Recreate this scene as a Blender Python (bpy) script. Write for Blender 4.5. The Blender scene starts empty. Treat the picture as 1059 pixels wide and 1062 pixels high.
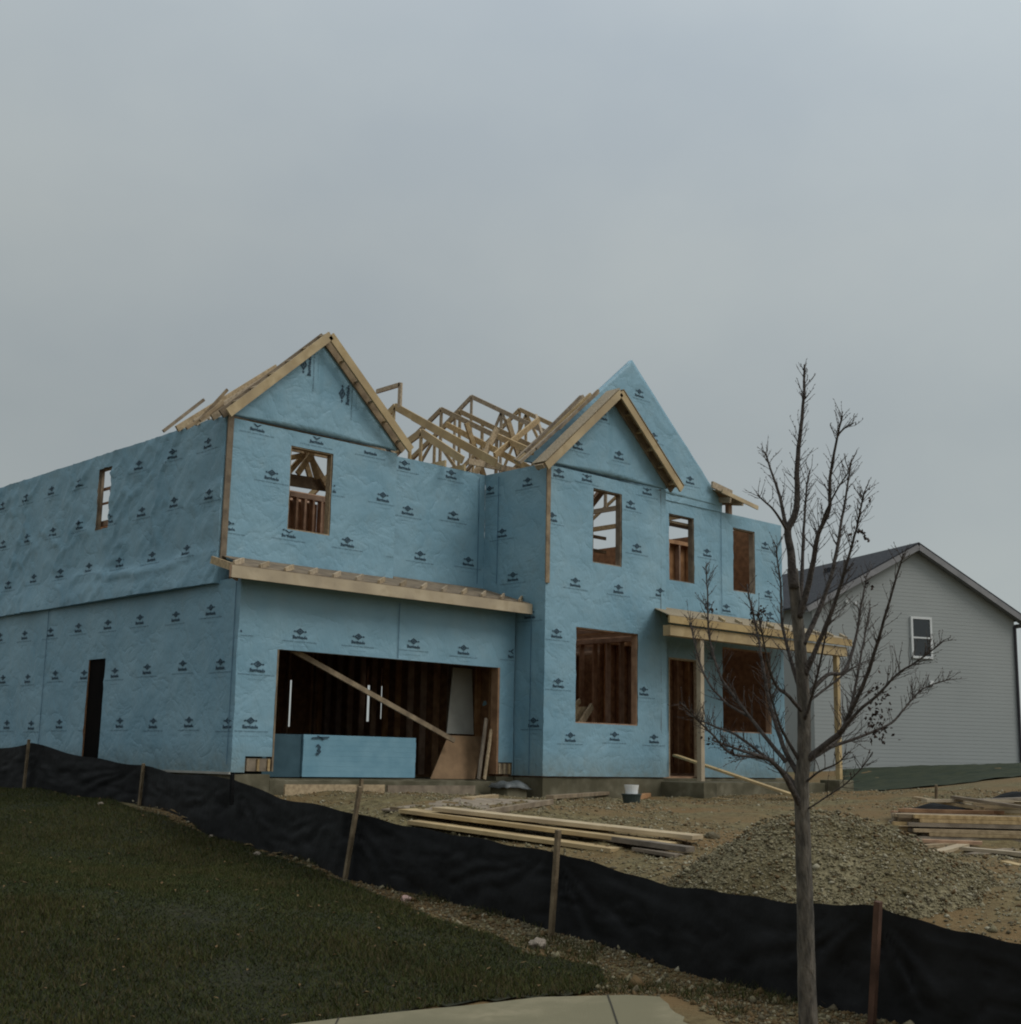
import bpy, bmesh, math, random
import numpy as np
from mathutils import Vector, Matrix, noise
random.seed(7); rng = np.random.default_rng(7)
S = bpy.context.scene; COL = S.collection
# ------------------------------------------------------------------ camera
FPX = 1386.136
yaw, pit, rol = [math.radians(a) for a in (43.263, 10.605, 1.103)]
CP = Vector((-11.313, -18.205, .215))
FW = Vector((math.sin(yaw)*math.cos(pit), math.cos(yaw)*math.cos(pit), math.sin(pit)))
r0 = Vector((math.cos(yaw), -math.sin(yaw), 0)); u0 = r0.cross(FW)
RT = math.cos(rol)*r0 + math.sin(rol)*u0
UP = -math.sin(rol)*r0 + math.cos(rol)*u0
cd = bpy.data.cameras.new('camera'); cam = bpy.data.objects.new('camera', cd); COL.objects.link(cam)
M = Matrix((( RT.x, UP.x, -FW.x, CP.x), (RT.y, UP.y, -FW.y, CP.y), (RT.z, UP.z, -FW.z, CP.z), (0, 0, 0, 1)))
cam.matrix_world = M
cd.sensor_fit = 'HORIZONTAL'; cd.sensor_width = 36; cd.lens = 36*FPX/1059
cd.clip_start = .1; cd.clip_end = 5000
S.camera = cam
def ray(x, y): return FW + RT*((x-529.5)/FPX) - UP*((y-531)/FPX)
def at(x, y, d): return CP + ray(x, y)*d
def on(x, y, ax, v):
    i = 'XYZ'.index(ax); r = ray(x, y); return CP + r*((v-CP[i])/r[i])

# ------------------------------------------------------------------ materials
def rgb(c): return (c[0], c[1], c[2], 1)
def mat(name, c1, c2=None, scale=8, detail=6, rough=.8, bump=0, bscale=40, spec=.3, stretch=None, contrast=(.35, .65), c3=None, s3=1.2, distort=0., sheen=0, vary=0):
    m = bpy.data.materials.new(name); m.use_nodes = True; nt = m.node_tree; N = nt.nodes; L = nt.links
    b = N['Principled BSDF']; b.inputs['Roughness'].default_value = rough; b.inputs['Specular IOR Level'].default_value = spec
    tc = N.new('ShaderNodeTexCoord'); mp = N.new('ShaderNodeMapping'); L.new(tc.outputs['Object'], mp.inputs[0])
    if stretch: mp.inputs['Scale'].default_value = stretch
    out = None
    if c2 is None: b.inputs['Base Color'].default_value = rgb(c1)
    else:
        n = N.new('ShaderNodeTexNoise'); n.inputs['Scale'].default_value = scale; n.inputs['Detail'].default_value = detail; n.inputs['Distortion'].default_value = distort
        L.new(mp.outputs[0], n.inputs['Vector'])
        r = N.new('ShaderNodeValToRGB'); r.color_ramp.elements[0].position = contrast[0]; r.color_ramp.elements[1].position = contrast[1]
        r.color_ramp.elements[0].color = rgb(c1); r.color_ramp.elements[1].color = rgb(c2); L.new(n.outputs['Fac'], r.inputs[0])
        out = r.outputs[0]
        if c3 is not None:
            n3 = N.new('ShaderNodeTexNoise'); n3.inputs['Scale'].default_value = s3; n3.inputs['Detail'].default_value = 5; L.new(tc.outputs['Object'], n3.inputs['Vector'])
            r3 = N.new('ShaderNodeValToRGB'); r3.color_ramp.elements[0].position = .42; r3.color_ramp.elements[1].position = .62; L.new(n3.outputs['Fac'], r3.inputs[0])
            mx = N.new('ShaderNodeMix'); mx.data_type = 'RGBA'; L.new(r3.outputs[0], mx.inputs[0]); L.new(out, mx.inputs[6]); mx.inputs[7].default_value = rgb(c3)
            out = mx.outputs[2]
        if vary:
            oi = N.new('ShaderNodeObjectInfo'); mr = N.new('ShaderNodeMapRange'); mr.inputs[3].default_value = 1-vary; mr.inputs[4].default_value = 1+vary*.5; L.new(oi.outputs['Random'], mr.inputs[0])
            hs = N.new('ShaderNodeHueSaturation'); L.new(mr.outputs[0], hs.inputs['Value']); L.new(out, hs.inputs['Color'])
            m2 = N.new('ShaderNodeMapRange'); m2.inputs[3].default_value = .7; m2.inputs[4].default_value = 1.1; mm = N.new('ShaderNodeMath'); mm.operation = 'FRACT'; mk = N.new('ShaderNodeMath'); mk.operation = 'MULTIPLY'; mk.inputs[1].default_value = 7.31
            L.new(oi.outputs['Random'], mk.inputs[0]); L.new(mk.outputs[0], mm.inputs[0]); L.new(mm.outputs[0], m2.inputs[0]); L.new(m2.outputs[0], hs.inputs['Saturation']); out = hs.outputs[0]
        L.new(out, b.inputs['Base Color'])
    if bump:
        nb = N.new('ShaderNodeTexNoise'); nb.inputs['Scale'].default_value = bscale; nb.inputs['Detail'].default_value = 6; L.new(mp.outputs[0], nb.inputs['Vector'])
        bp = N.new('ShaderNodeBump'); bp.inputs['Strength'].default_value = bump; bp.inputs['Distance'].default_value = .03
        L.new(nb.outputs['Fac'], bp.inputs['Height']); L.new(bp.outputs[0], b.inputs['Normal'])
    return m
WOOD = mat('pine', (.30, .21, .11), (.47, .345, .19), 6, 8, .75, .15, 30, stretch=(3, 3, 3), vary=.3)
WOOD2 = mat('pine_weathered', (.17, .125, .08), (.31, .235, .15), 5, 8, .8, .2, 30, vary=.35)
OSB = mat('strand_board', (.25, .18, .09), (.42, .31, .16), 26, 3, .7, .25, 60, contrast=(.3, .7), vary=.15)
STUD = mat('stud_wood', (.30, .155, .075), (.48, .27, .135), 5, 7, .8, .1, 30, vary=.35)
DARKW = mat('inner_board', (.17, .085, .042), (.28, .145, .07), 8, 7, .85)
FASCIA = mat('fascia_pine', (.40, .29, .145), (.55, .42, .23), 5, 8, .7, .1, 30, c3=(.37,.27,.145), s3=2.5, vary=.12)
CONC = mat('concrete', (.115, .10, .062), (.19, .17, .115), 5, 9, .9, .3, 60, c3=(.09, .08, .048), s3=2)
SLAB = mat('sidewalk_concrete', (.20, .175, .105), (.28, .24, .15), 9, 9, .9, .25, 90, c3=(.18, .16, .095), s3=1)
PRINT = mat('wrap_print', (.03, .06, .085), rough=.7)
GROUND = mat('site_soil', (.085, .066, .027), (.18, .145, .068), 9, 14, .95, 1., 22, c3=(.16, .10, .04), s3=.5)
LAWN = mat('lawn_soil', (.012, .014, .005), (.026, .024, .009), 5, 8, .95, .5, 20)
GRAVEL = mat('crushed_stone', (.12, .10, .052), (.25, .21, .12), 30, 10, .95, 1., 26, c3=(.11, .085, .036), s3=.9)
FAR = mat('far_grass', (.012, .02, .007), (.028, .034, .013), 3, 12, .95, .5, 8)
BARK = mat('bark', (.06, .054, .045), (.15, .13, .105), 30, 8, .9, .6, 60, stretch=(1, 1, .25))
TWIG = mat('twig_bark', (.045, .036, .032), (.09, .072, .06), 20, 5, .9)
LEAF = mat('dead_leaf', (.018, .012, .009), (.05, .028, .018), 20, 3, .8)
STAKE = mat('stake_wood', (.12, .085, .05), (.22, .165, .10), 7, 8, .85, .2, 30)
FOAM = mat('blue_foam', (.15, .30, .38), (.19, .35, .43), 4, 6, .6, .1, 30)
FOAM_SHADE = mat('foam_shade', (.035, .075, .095), (.05, .10, .125), 4, 6, .8)  # darkened copy of the blue foam, painting the stack's shaded end
GYP = mat('gypsum_sheet', (.32, .31, .27), (.40, .39, .34), 3, 5, .9)
WHITE = mat('white_vinyl', (.60, .60, .58), (.68, .68, .66), 3, 4, .5)
TRIM = mat('trim', (.19, .185, .185), (.25, .24, .24), 3, 4, .6)
SHINGLE = mat('shingles', (.018, .02, .024), (.05, .052, .058), 14, 8, .95, .3, 40)
GLASS = mat('window_glass', (.012, .016, .02), rough=.12, spec=.6)
TARP = mat('black_tarp', (.005, .005, .005), (.011, .011, .011), 4, 6, .8, .6, 6, spec=.12)
BUCKET = mat('green_plastic', (.03, .045, .04), (.045, .06, .055), 4, 4, .5)
CUP = mat('white_plastic', (.75, .75, .73), rough=.4)
PLASTIC = mat('grey_sheeting', (.08, .09, .09), (.15, .16, .16), 6, 6, .4, .6, 14)
ROCK = mat('pale_rock', (.20, .165, .125), (.34, .28, .22), 9, 8, .9, .5, 30)
PINK = mat('pink_rock', (.42, .27, .23), (.52, .36, .31), 9, 8, .9, .5, 30)

def wrap_mat():
    m = bpy.data.materials.new('house_wrap'); m.use_nodes = True; nt = m.node_tree; N = nt.nodes; L = nt.links
    b = N['Principled BSDF']; b.inputs['Roughness'].default_value = .48; b.inputs['Specular IOR Level'].default_value = .35
    tc = N.new('ShaderNodeTexCoord')
    n = N.new('ShaderNodeTexNoise'); n.inputs['Scale'].default_value = .9; n.inputs['Detail'].default_value = 7; L.new(tc.outputs['Object'], n.inputs['Vector'])
    r = N.new('ShaderNodeValToRGB'); r.color_ramp.elements[0].position = .33; r.color_ramp.elements[1].position = .68
    r.color_ramp.elements[0].color = (.172, .315, .395, 1); r.color_ramp.elements[1].color = (.235, .385, .46, 1); L.new(n.outputs['Fac'], r.inputs[0])
    # faint dusty film: mixes toward grey in patches
    n2 = N.new('ShaderNodeTexNoise'); n2.inputs['Scale'].default_value = 3.2; n2.inputs['Detail'].default_value = 9; L.new(tc.outputs['Object'], n2.inputs['Vector'])
    r2 = N.new('ShaderNodeValToRGB'); r2.color_ramp.elements[0].position = .5; r2.color_ramp.elements[1].position = .85; r2.color_ramp.elements[1].color = (.45, .45, .45, 1)
    L.new(n2.outputs['Fac'], r2.inputs[0])
    mx = N.new('ShaderNodeMix'); mx.data_type = 'RGBA'; L.new(r2.outputs[0], mx.inputs[0]); L.new(r.outputs[0], mx.inputs[6]); mx.inputs[7].default_value = (.24, .34, .37, 1)
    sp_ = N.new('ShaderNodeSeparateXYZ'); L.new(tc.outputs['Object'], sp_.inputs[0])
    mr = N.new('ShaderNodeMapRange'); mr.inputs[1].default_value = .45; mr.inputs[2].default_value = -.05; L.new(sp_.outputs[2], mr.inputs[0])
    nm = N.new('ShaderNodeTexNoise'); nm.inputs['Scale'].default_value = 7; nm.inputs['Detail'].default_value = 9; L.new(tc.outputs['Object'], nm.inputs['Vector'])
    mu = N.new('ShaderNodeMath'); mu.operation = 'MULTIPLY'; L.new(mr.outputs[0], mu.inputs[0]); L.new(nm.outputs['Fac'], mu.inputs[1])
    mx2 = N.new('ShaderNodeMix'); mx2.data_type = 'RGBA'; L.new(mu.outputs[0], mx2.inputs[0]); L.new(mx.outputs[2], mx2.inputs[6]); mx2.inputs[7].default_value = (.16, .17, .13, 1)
    L.new(mx2.outputs[2], b.inputs['Base Color'])
    # wrinkles: ridged, distorted noise at two sizes
    def ridge(sc, dist, st):
        mp = N.new('ShaderNodeMapping'); mp.inputs['Scale'].default_value = st; mp.inputs['Rotation'].default_value = (.3, .2, .5); L.new(tc.outputs['Object'], mp.inputs[0])
        a = N.new('ShaderNodeTexNoise'); a.inputs['Scale'].default_value = sc; a.inputs['Detail'].default_value = 4; a.inputs['Distortion'].default_value = dist
        L.new(mp.outputs[0], a.inputs['Vector'])
        s = N.new('ShaderNodeMath'); s.operation = 'SUBTRACT'; s.inputs[1].default_value = .5; L.new(a.outputs['Fac'], s.inputs[0])
        q = N.new('ShaderNodeMath'); q.operation = 'ABSOLUTE'; L.new(s.outputs[0], q.inputs[0])
        w = N.new('ShaderNodeMath'); w.operation = 'POWER'; w.inputs[1].default_value = .6; L.new(q.outputs[0], w.inputs[0])
        return w.outputs[0]
    a1 = ridge(1.7, .35, (1, 1, 1.1)); a2 = ridge(6, .3, (1, 1, .55))
    ad = N.new('ShaderNodeMath'); ad.operation = 'MULTIPLY_ADD'; ad.inputs[1].default_value = .35; L.new(a2, ad.inputs[0]); L.new(a1, ad.inputs[2])
    bp = N.new('ShaderNodeBump'); bp.inputs['Strength'].default_value = .6; bp.inputs['Distance'].default_value = .05
    L.new(ad.outputs[0], bp.inputs['Height']); L.new(bp.outputs[0], b.inputs['Normal'])
    return m
WRAP = wrap_mat()
def siding_mat():
    m = bpy.data.materials.new('lap_siding'); m.use_nodes = True; nt = m.node_tree; N = nt.nodes; L = nt.links
    b = N['Principled BSDF']; b.inputs['Roughness'].default_value = .6
    tc = N.new('ShaderNodeTexCoord'); n = N.new('ShaderNodeTexNoise'); n.inputs['Scale'].default_value = .7; n.inputs['Detail'].default_value = 6
    L.new(tc.outputs['Object'], n.inputs['Vector'])
    r = N.new('ShaderNodeValToRGB'); r.color_ramp.elements[0].color = (.275, .287, .275, 1); r.color_ramp.elements[1].color = (.325, .337, .322, 1); L.new(n.outputs['Fac'], r.inputs[0])
    L.new(r.outputs[0], b.inputs['Base Color'])
    return m
SIDING = siding_mat()
def fabric_mat():
    m = bpy.data.materials.new('silt_fabric'); m.use_nodes = True; nt = m.node_tree; N = nt.nodes; L = nt.links
    b = N['Principled BSDF']; b.inputs['Roughness'].default_value = .62; b.inputs['Specular IOR Level'].default_value = .25
    tc = N.new('ShaderNodeTexCoord'); n = N.new('ShaderNodeTexNoise'); n.inputs['Scale'].default_value = 3.5; n.inputs['Detail'].default_value = 9
    L.new(tc.outputs['Object'], n.inputs['Vector'])
    r = N.new('ShaderNodeValToRGB'); r.color_ramp.elements[0].position = .35; r.color_ramp.elements[1].position = .75
    r.color_ramp.elements[0].color = (.0045, .0045, .0048, 1); r.color_ramp.elements[1].color = (.0135, .0135, .0145, 1); L.new(n.outputs['Fac'], r.inputs[0])
    L.new(r.outputs[0], b.inputs['Base Color'])
    w = N.new('ShaderNodeTexNoise'); w.inputs['Scale'].default_value = 3.5; w.inputs['Detail'].default_value = 3; w.inputs['Distortion'].default_value = 0
    L.new(tc.outputs['Object'], w.inputs['Vector'])
    bp = N.new('ShaderNodeBump'); bp.inputs['Strength'].default_value = .3; bp.inputs['Distance'].default_value = .06
    L.new(w.outputs['Fac'], bp.inputs['Height']); L.new(bp.outputs[0], b.inputs['Normal'])
    return m
FABRIC = fabric_mat()

# ------------------------------------------------------------------ builders
class MB:
    def __init__(s): s.v = []; s.f = []; s.m = []
    def add(s, vs, fs, mi=0):
        o = len(s.v); s.v += [tuple(p) for p in vs]; s.f += [tuple(i+o for i in f) for f in fs]; s.m += [mi]*len(fs); return s
    def box(s, a, b, mi=0):
        x0, y0, z0 = [min(a[i], b[i]) for i in range(3)]; x1, y1, z1 = [max(a[i], b[i]) for i in range(3)]
        return s.add([(x0,y0,z0),(x1,y0,z0),(x1,y1,z0),(x0,y1,z0),(x0,y0,z1),(x1,y0,z1),(x1,y1,z1),(x0,y1,z1)],
              [(0,3,2,1),(4,5,6,7),(0,1,5,4),(1,2,6,5),(2,3,7,6),(3,0,4,7)], mi)
    def bar(s, p, q, w, h, up=(0,0,1), mi=0, warp=0):
        p = Vector(p); q = Vector(q); d = (q-p).normalized(); up = Vector(up)
        if abs(d.dot(up)) > .98: up = Vector((0,1,0)) if abs(d.y) < .9 else Vector((1,0,0))
        sd = d.cross(up).normalized(); u = sd.cross(d).normalized()
        c = []
        for e in (p, q):
            for a, b in ((-1,-1),(1,-1),(1,1),(-1,1)): c.append(e + sd*(a*w/2) + u*(b*h/2))
        return s.add(c, [(3,2,1,0),(4,5,6,7),(0,1,5,4),(1,2,6,5),(2,3,7,6),(3,0,4,7)], mi)
    def tube(s, pts, rad, n=6, mi=0):
        o = len(s.v); prev = None; k = len(pts)
        for i, p in enumerate(pts):
            p = Vector(p); d = (Vector(pts[min(i+1,k-1)]) - Vector(pts[max(i-1,0)])).normalized()
            if prev is None: a = d.orthogonal().normalized()
            else: a = (prev - d*prev.dot(d)).normalized()
            prev = a; b = d.cross(a)
            for j in range(n):
                t = 2*math.pi*j/n; s.v.append(tuple(p + (a*math.cos(t) + b*math.sin(t))*rad[i]))
        for i in range(k-1):
            for j in range(n):
                s.f.append((o+i*n+j, o+i*n+(j+1)%n, o+(i+1)*n+(j+1)%n, o+(i+1)*n+j)); s.m.append(mi)
        s.f.append(tuple(o+j for j in range(n))[::-1]); s.f.append(tuple(o+(k-1)*n+j for j in range(n))); s.m += [mi, mi]
        return s
    def build(s, name, mats, parent=None, smooth=False, bevel=0):
        me = bpy.data.meshes.new(name); me.from_pydata(s.v, [], s.f)
        for m in (mats if isinstance(mats, (list, tuple)) else [mats]): me.materials.append(m)
        me.polygons.foreach_set('material_index', s.m)
        if smooth: me.polygons.foreach_set('use_smooth', [True]*len(s.f))
        me.update(); o = bpy.data.objects.new(name, me); COL.objects.link(o)
        if parent is not None:
            o.parent = parent; o.matrix_parent_inverse = Matrix.Translation(parent.location).inverted() if parent.location.length else Matrix()
        if bevel:
            bv = o.modifiers.new('bevel', 'BEVEL'); bv.width = bevel; bv.segments = 2
        return o
def tag(o, label=None, cat=None, group=None, kind=None):
    if label: o['label'] = label
    if cat: o['category'] = cat
    if group: o['group'] = group
    if kind: o['kind'] = kind
    return o
def empty(name, loc=(0,0,0)):
    o = bpy.data.objects.new(name, None); COL.objects.link(o); o.location = loc; o.empty_display_size = .2; return o
def fbm(x, y, z=0, sc=1, oct=4):
    return noise.fractal(Vector((x*sc, y*sc, z*sc)), 1., 2., oct)

# ------------------------------------------------------------------ terrain
ctrl = []
def cpx(x, y, d, dz=0): p = at(x, y, d); ctrl.append((p.x, p.y, p.z+dz))
def cw(*a): ctrl.extend(a)
FB = [(-90,812,27),(0,818,25),(24,820,24),(85,828,22.6),(143,840,21.5),(220,868,18.6),(290,890,16.8),(356,910,15),(412,922,14.3),(484,938,13.4),(571,964,12.3),(613,974,11.9),(663,989,11.4),(720,1012,10.8),(832,1041,9.7),(904,1052,9.1),(960,1066,8.7),(1059,1085,8.1),(1160,1110,7.6)]
for x, y, d in FB: cpx(x, y, d)
for a in ((355,1062,9.2),(690,1035,9.7),(0,900,14),(200,940,12),(120,1062,9),(0,1062,8.8),(450,1000,11)): cpx(*a)
for a in ((287,828,20.6),(425,848,17),(720,890,14.6),(350,850,17.2),(560,836,19.5),(655,838,20.5),(480,828,21.5),(700,925,12.6),(1059,892,14),(1059,935,11.6),(940,880,15.5),(885,840,21),(1059,838,19),(740,835,24),(620,830,23.5),(960,818,27),(1059,806,28),(945,797,36),(1059,793,36),(1180,790,36),(890,812,34)): cpx(*a)
cw((0,-.3,-.42),(6,-1.3,-.45),(9.5,-1.4,-.42),(12,-2.2,-.33),(14.8,-2.4,-.38),(16,0,-.4),(16,8,-.2),(15,14,-.1),(-1,12,-.2),(0,14,-.2),(-.5,5,-.35),(-.6,2,-.45),(-.3,8,-.3),
   (-11.3,-18.2,-1.45),(-8,-22,-1.5),(0,-22,-1.5),(6,-21,-1.45),(-16,-20,-1.45),(-16,-10,-1.1),(-14,-2,-.7),(-12,8,-.3),(-20,5,-.4),(-25,-12,-1.1),(25,-18,-1.1),(-12,20,0),(5,25,0),(22,20,.1),(30,2,.1),(34,12,.1),(30,-14,-.3),(6,5,-.3),(12,5,-.3))
CT = np.array(ctrl); n_ = len(CT)
def tps(r2): return .5*r2*np.log(r2+1e-9)
D2 = ((CT[:,None,:2]-CT[None,:,:2])**2).sum(-1)
A_ = np.zeros((n_+3, n_+3)); A_[:n_,:n_] = tps(D2) + np.eye(n_)*.6
A_[:n_,n_] = 1; A_[:n_,n_+1:] = CT[:,:2]; A_[n_,:n_] = 1; A_[n_+1:,:n_] = CT[:,:2].T
W_ = np.linalg.solve(A_, np.concatenate([CT[:,2], [0,0,0]]))
def hgt(X, Y):
    X = np.atleast_1d(np.asarray(X, float)); Y = np.atleast_1d(np.asarray(Y, float)); sh = X.shape; X = X.ravel(); Y = Y.ravel()
    out = np.empty(len(X))
    for s in range(0, len(X), 20000):
        x = X[s:s+20000]; y = Y[s:s+20000]
        r2 = (x[:,None]-CT[None,:,0])**2 + (y[:,None]-CT[None,:,1])**2
        out[s:s+20000] = tps(r2)@W_[:n_] + W_[n_] + W_[n_+1]*x + W_[n_+2]*y
    r = np.hypot(X-4, Y+2); k = np.clip((r-30)/25, 0, 1); k = k*k*(3-2*k)
    return (out*(1-k) + (-.3)*k).reshape(sh)
def h1(x, y): return float(hgt([x], [y])[0])
def ghit(px, py):
    r = ray(px, py); t0 = 5.
    ts = np.arange(5, 60, .1); P = np.array(CP)[None] + ts[:,None]*np.array(r)[None]
    h = hgt(P[:,0], P[:,1]); k = np.argmax(P[:,2] < h)
    return Vector((P[k,0], P[k,1], h[k]))
def axis_grid():
    a = list(np.arange(-20, 26, .25)); b = [26 + 2.5*1.25**i for i in range(1, 24)]; c = [-20 - 2.5*1.25**i for i in range(1, 24)]
    return np.array(sorted(c + a + b))
gx = axis_grid(); gy = axis_grid()-3
GX, GY = np.meshgrid(gx, gy, indexing='ij'); GZ = hgt(GX, GY)
def np_mesh(name, V, F, mats, mi=None, smooth=True):
    me = bpy.data.meshes.new(name); V = np.asarray(V, np.float32); F = np.asarray(F, np.int32)
    me.vertices.add(len(V)); me.vertices.foreach_set('co', V.ravel()); k = F.shape[1]
    me.loops.add(F.size); me.loops.foreach_set('vertex_index', F.ravel()); me.polygons.add(len(F))
    me.polygons.foreach_set('loop_start', np.arange(0, F.size, k, dtype=np.int32))
    for m in (mats if isinstance(mats, (list, tuple)) else [mats]): me.materials.append(m)
    if mi is not None: me.polygons.foreach_set('material_index', np.asarray(mi, np.int32))
    if smooth: me.polygons.foreach_set('use_smooth', np.ones(len(F), bool))
    me.update(calc_edges=True); me.validate(); o = bpy.data.objects.new(name, me); COL.objects.link(o); return o
def grid_faces(nx, ny, keep=None):
    i, j = np.meshgrid(np.arange(nx-1), np.arange(ny-1), indexing='ij')
    if keep is not None: i = i[keep]; j = j[keep]
    i = i.ravel(); j = j.ravel(); return np.stack([i*ny+j, (i+1)*ny+j, (i+1)*ny+j+1, i*ny+j+1], 1)
g = np_mesh('ground', np.stack([GX, GY, GZ], -1).reshape(-1,3), grid_faces(len(gx), len(gy)), GROUND)
tag(g, kind='structure')

def inpoly(X, Y, poly):
    r = np.zeros(X.shape, bool); n = len(poly)
    for k in range(n):
        x0, y0 = poly[k]; x1, y1 = poly[(k+1)%n]
        c = ((y0 > Y) != (y1 > Y)) & (X < (x1-x0)*(Y-y0)/((y1-y0) if y1 != y0 else 1e-9) + x0); r ^= c
    return r
# lawn : edge traced on the terrain
edge_px = [(-90,806),(0,814),(60,820),(110,830),(143,842),(200,862),(250,878),(310,900),(376,925),(448,955),(512,972),(541,990),(590,1000),(622,1008),(626,1022),(612,1033)]
edge = [ghit(*p).xy for p in edge_px]
walk_px = [(612,1033),(500,1043),(345,1062),(200,1082)]
walkedge = [ghit(*p).xy for p in walk_px]
wdir = (walkedge[2]-walkedge[0]).normalized()
lawn_poly = [tuple(p) for p in edge] + [tuple(p) for p in walkedge[1:]] + [(-14,-9.5),(-24,-7),(-24,8),(-6,16)]
def rut(x, y):
    d = (Vector((x, y))-Vector((5.5, -5.5))).dot(Vector((.75, -.66))); return 0
def sheet(name, poly, res, dz, m, ext, dzf=None, nz=0):
    x0, x1, y0, y1 = ext; a = np.arange(x0, x1, res); b = np.arange(y0, y1, res); X, Y = np.meshgrid(a, b, indexing='ij')
    Z = hgt(X, Y) + dz
    if nz:
        Z += nz*np.array([[fbm(float(X[i,j]), float(Y[i,j]), 0, 1.7) for j in range(len(b))] for i in range(len(a))])
    cx = (X[:-1,:-1]+res/2); cy = (Y[:-1,:-1]+res/2); keep = inpoly(cx, cy, poly)
    F = grid_faces(len(a), len(b), keep); used = np.unique(F); mp = -np.ones(X.size, int); mp[used] = np.arange(len(used))
    V = np.stack([X, Y, Z], -1).reshape(-1,3)[used]
    return np_mesh(name, V, mp[F], m)
o = sheet('lawn', lawn_poly, .12, .02, LAWN, (-24, 0, -16, 16)); tag(o, kind='structure')
# sidewalk (front strip, continues left past the lawn)
up = [ghit(*p) for p in ((684,1039),(650,1038),(612,1038.5),(560,1041),(500,1047),(420,1056),(352,1064),(200,1082),(0,1108),(-200,1135))]
e_ = -Vector((RT.x, RT.y, 0)).normalized(); e2 = Vector((-e_.y, e_.x, 0))
if e2.dot(CP-up[0]) < 0: e2 = -e2
mb = MB(); ln = []
for p, q in zip(up, up[1:]):
    n = max(1, int((q-p).length/.12)); ln += [p.lerp(q, i/n) for i in range(n)]
for i, p in enumerate(ln):
    for j in range(11):
        jag = .05*noise.noise(Vector((j*.9, 3, 1))) if i == 0 else 0; q = p + e2*(j*.13) - e_*(j*.015 if i < 3 else 0) + e_*jag; mb.v.append((q.x, q.y, h1(q.x, q.y)+.035))
for i in range(len(ln)-1):
    for j in range(10): mb.f.append((i*11+j,(i+1)*11+j,(i+1)*11+j+1,i*11+j+1)); mb.m.append(0)
for f in (.42, 2.1, 3.6):
    k = min(len(ln)-2, int(f/.12)); a = ln[k]
    for j in range(10):
        q0 = a + e2*(j*.13); q1 = a + e2*((j+1)*.13); vs = []
        for q, w_ in ((q0,0),(q0,.011),(q1,.011),(q1,0)): vs.append((q.x+e_.x*w_, q.y+e_.y*w_, h1(q.x, q.y)+.0395))
        mb.add(vs, [(0,1,2,3)], 1)
o = mb.build('sidewalk', [SLAB, mat('slab_joint', (.035,.03,.02))], None, smooth=True); tag(o, kind='structure')
# far grass berm behind the site on the right
bp_ = [at(x, y, d).xy for x, y, d in ((880,826,31),(935,822,31),(1000,814,30),(1059,808,29.5),(1160,804,29.5),(1200,790,60),(1059,790,60),(860,790,60))]
o = sheet('far_lawn', [tuple(p) for p in bp_], .35, .03, FAR, (8, 55, -25, 45), nz=.05); tag(o, kind='structure')
o = None

# lawn grass blades
def scatter(poly, n, ext, nearbias=None):
    out = []; x0, x1, y0, y1 = ext; tot = 0
    while tot < n:
        P = rng.uniform((x0, y0), (x1, y1), (n, 2)); k = inpoly(P[:,0], P[:,1], poly)
        d = (P[:,0]-CP.x)*FW.x/math.cos(pit) + (P[:,1]-CP.y)*FW.y/math.cos(pit); rr = (P[:,0]-CP.x)*RT.x + (P[:,1]-CP.y)*RT.y
        k &= (d > 6) & (np.abs(rr/np.maximum(d, .1)) < .47) & (rng.random(len(P)) < np.clip((14/np.maximum(d, 1))**1.3, .05, 1))
        P = P[k]; out.append(P); tot += len(P)
    return np.concatenate(out)[:n]
P = scatter(lawn_poly, 330000, (-16, 0, -14, 12)); N_ = len(P); Z = hgt(P[:,0], P[:,1])+.015
cl = np.array([fbm(float(p[0]), float(p[1]), 3, .9) for p in P]); th = rng.uniform(0, 2*np.pi, N_)
hh = rng.uniform(.018, .05, N_)*(1+.6*cl)*np.where(rng.random(N_) < .02, 1.8, 1); wd = rng.uniform(.003, .0065, N_)
lean = rng.normal(0, .024, (N_, 2)); c, s = np.cos(th)*wd, np.sin(th)*wd
V = np.empty((N_, 3, 3)); V[:,0] = np.stack([P[:,0]-c, P[:,1]-s, Z], 1); V[:,1] = np.stack([P[:,0]+c, P[:,1]+s, Z], 1)
V[:,2] = np.stack([P[:,0]+lean[:,0], P[:,1]+lean[:,1], Z+hh], 1)
G1 = mat('grass_green', (.032, .040, .005), (.052, .056, .008), 1.3, 4, .8); G2 = mat('grass_straw', (.06, .046, .017), (.085, .064, .025), 2, 4, .85); G3 = mat('grass_dark', (.021, .031, .005), (.033, .041, .007), 2, 4, .8)
r_ = rng.random(N_); mi = np.where(r_ < .22 + .3*cl, 1, np.where(r_ < .55, 2, 0))
o = np_mesh('grass', V.reshape(-1,3), np.arange(N_*3).reshape(-1,3), [G1, G2, G3], mi, False)
tag(o, 'short dark green lawn grass sloping up to the silt fence', 'grass', kind='stuff')

# fallen leaves
FL = []; FF = []; n = 0
for P_ in scatter(lawn_poly, 260, (-14, 0, -13, 10)):
    x, y = float(P_[0]), float(P_[1]); z = h1(x, y)+.05; a = random.random()*6.28; L_ = random.uniform(.02, .035); c, q_ = math.cos(a)*L_, math.sin(a)*L_; t_ = random.uniform(-.015, .02)
    FL += [(x-c, y-q_, z), (x+q_*.5, y-c*.5, z+.008), (x+c, y+q_, z+t_), (x-q_*.5, y+c*.5, z+.008)]; FF.append((n, n+1, n+2, n+3)); n += 4
tag(np_mesh('fallen_leaves', FL, FF, mat('leaf_litter', (.10,.055,.02), (.19,.12,.05), 9, 4, .9), None, False), 'small brown fallen leaves scattered over the lawn', 'leaves', kind='stuff')
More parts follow.
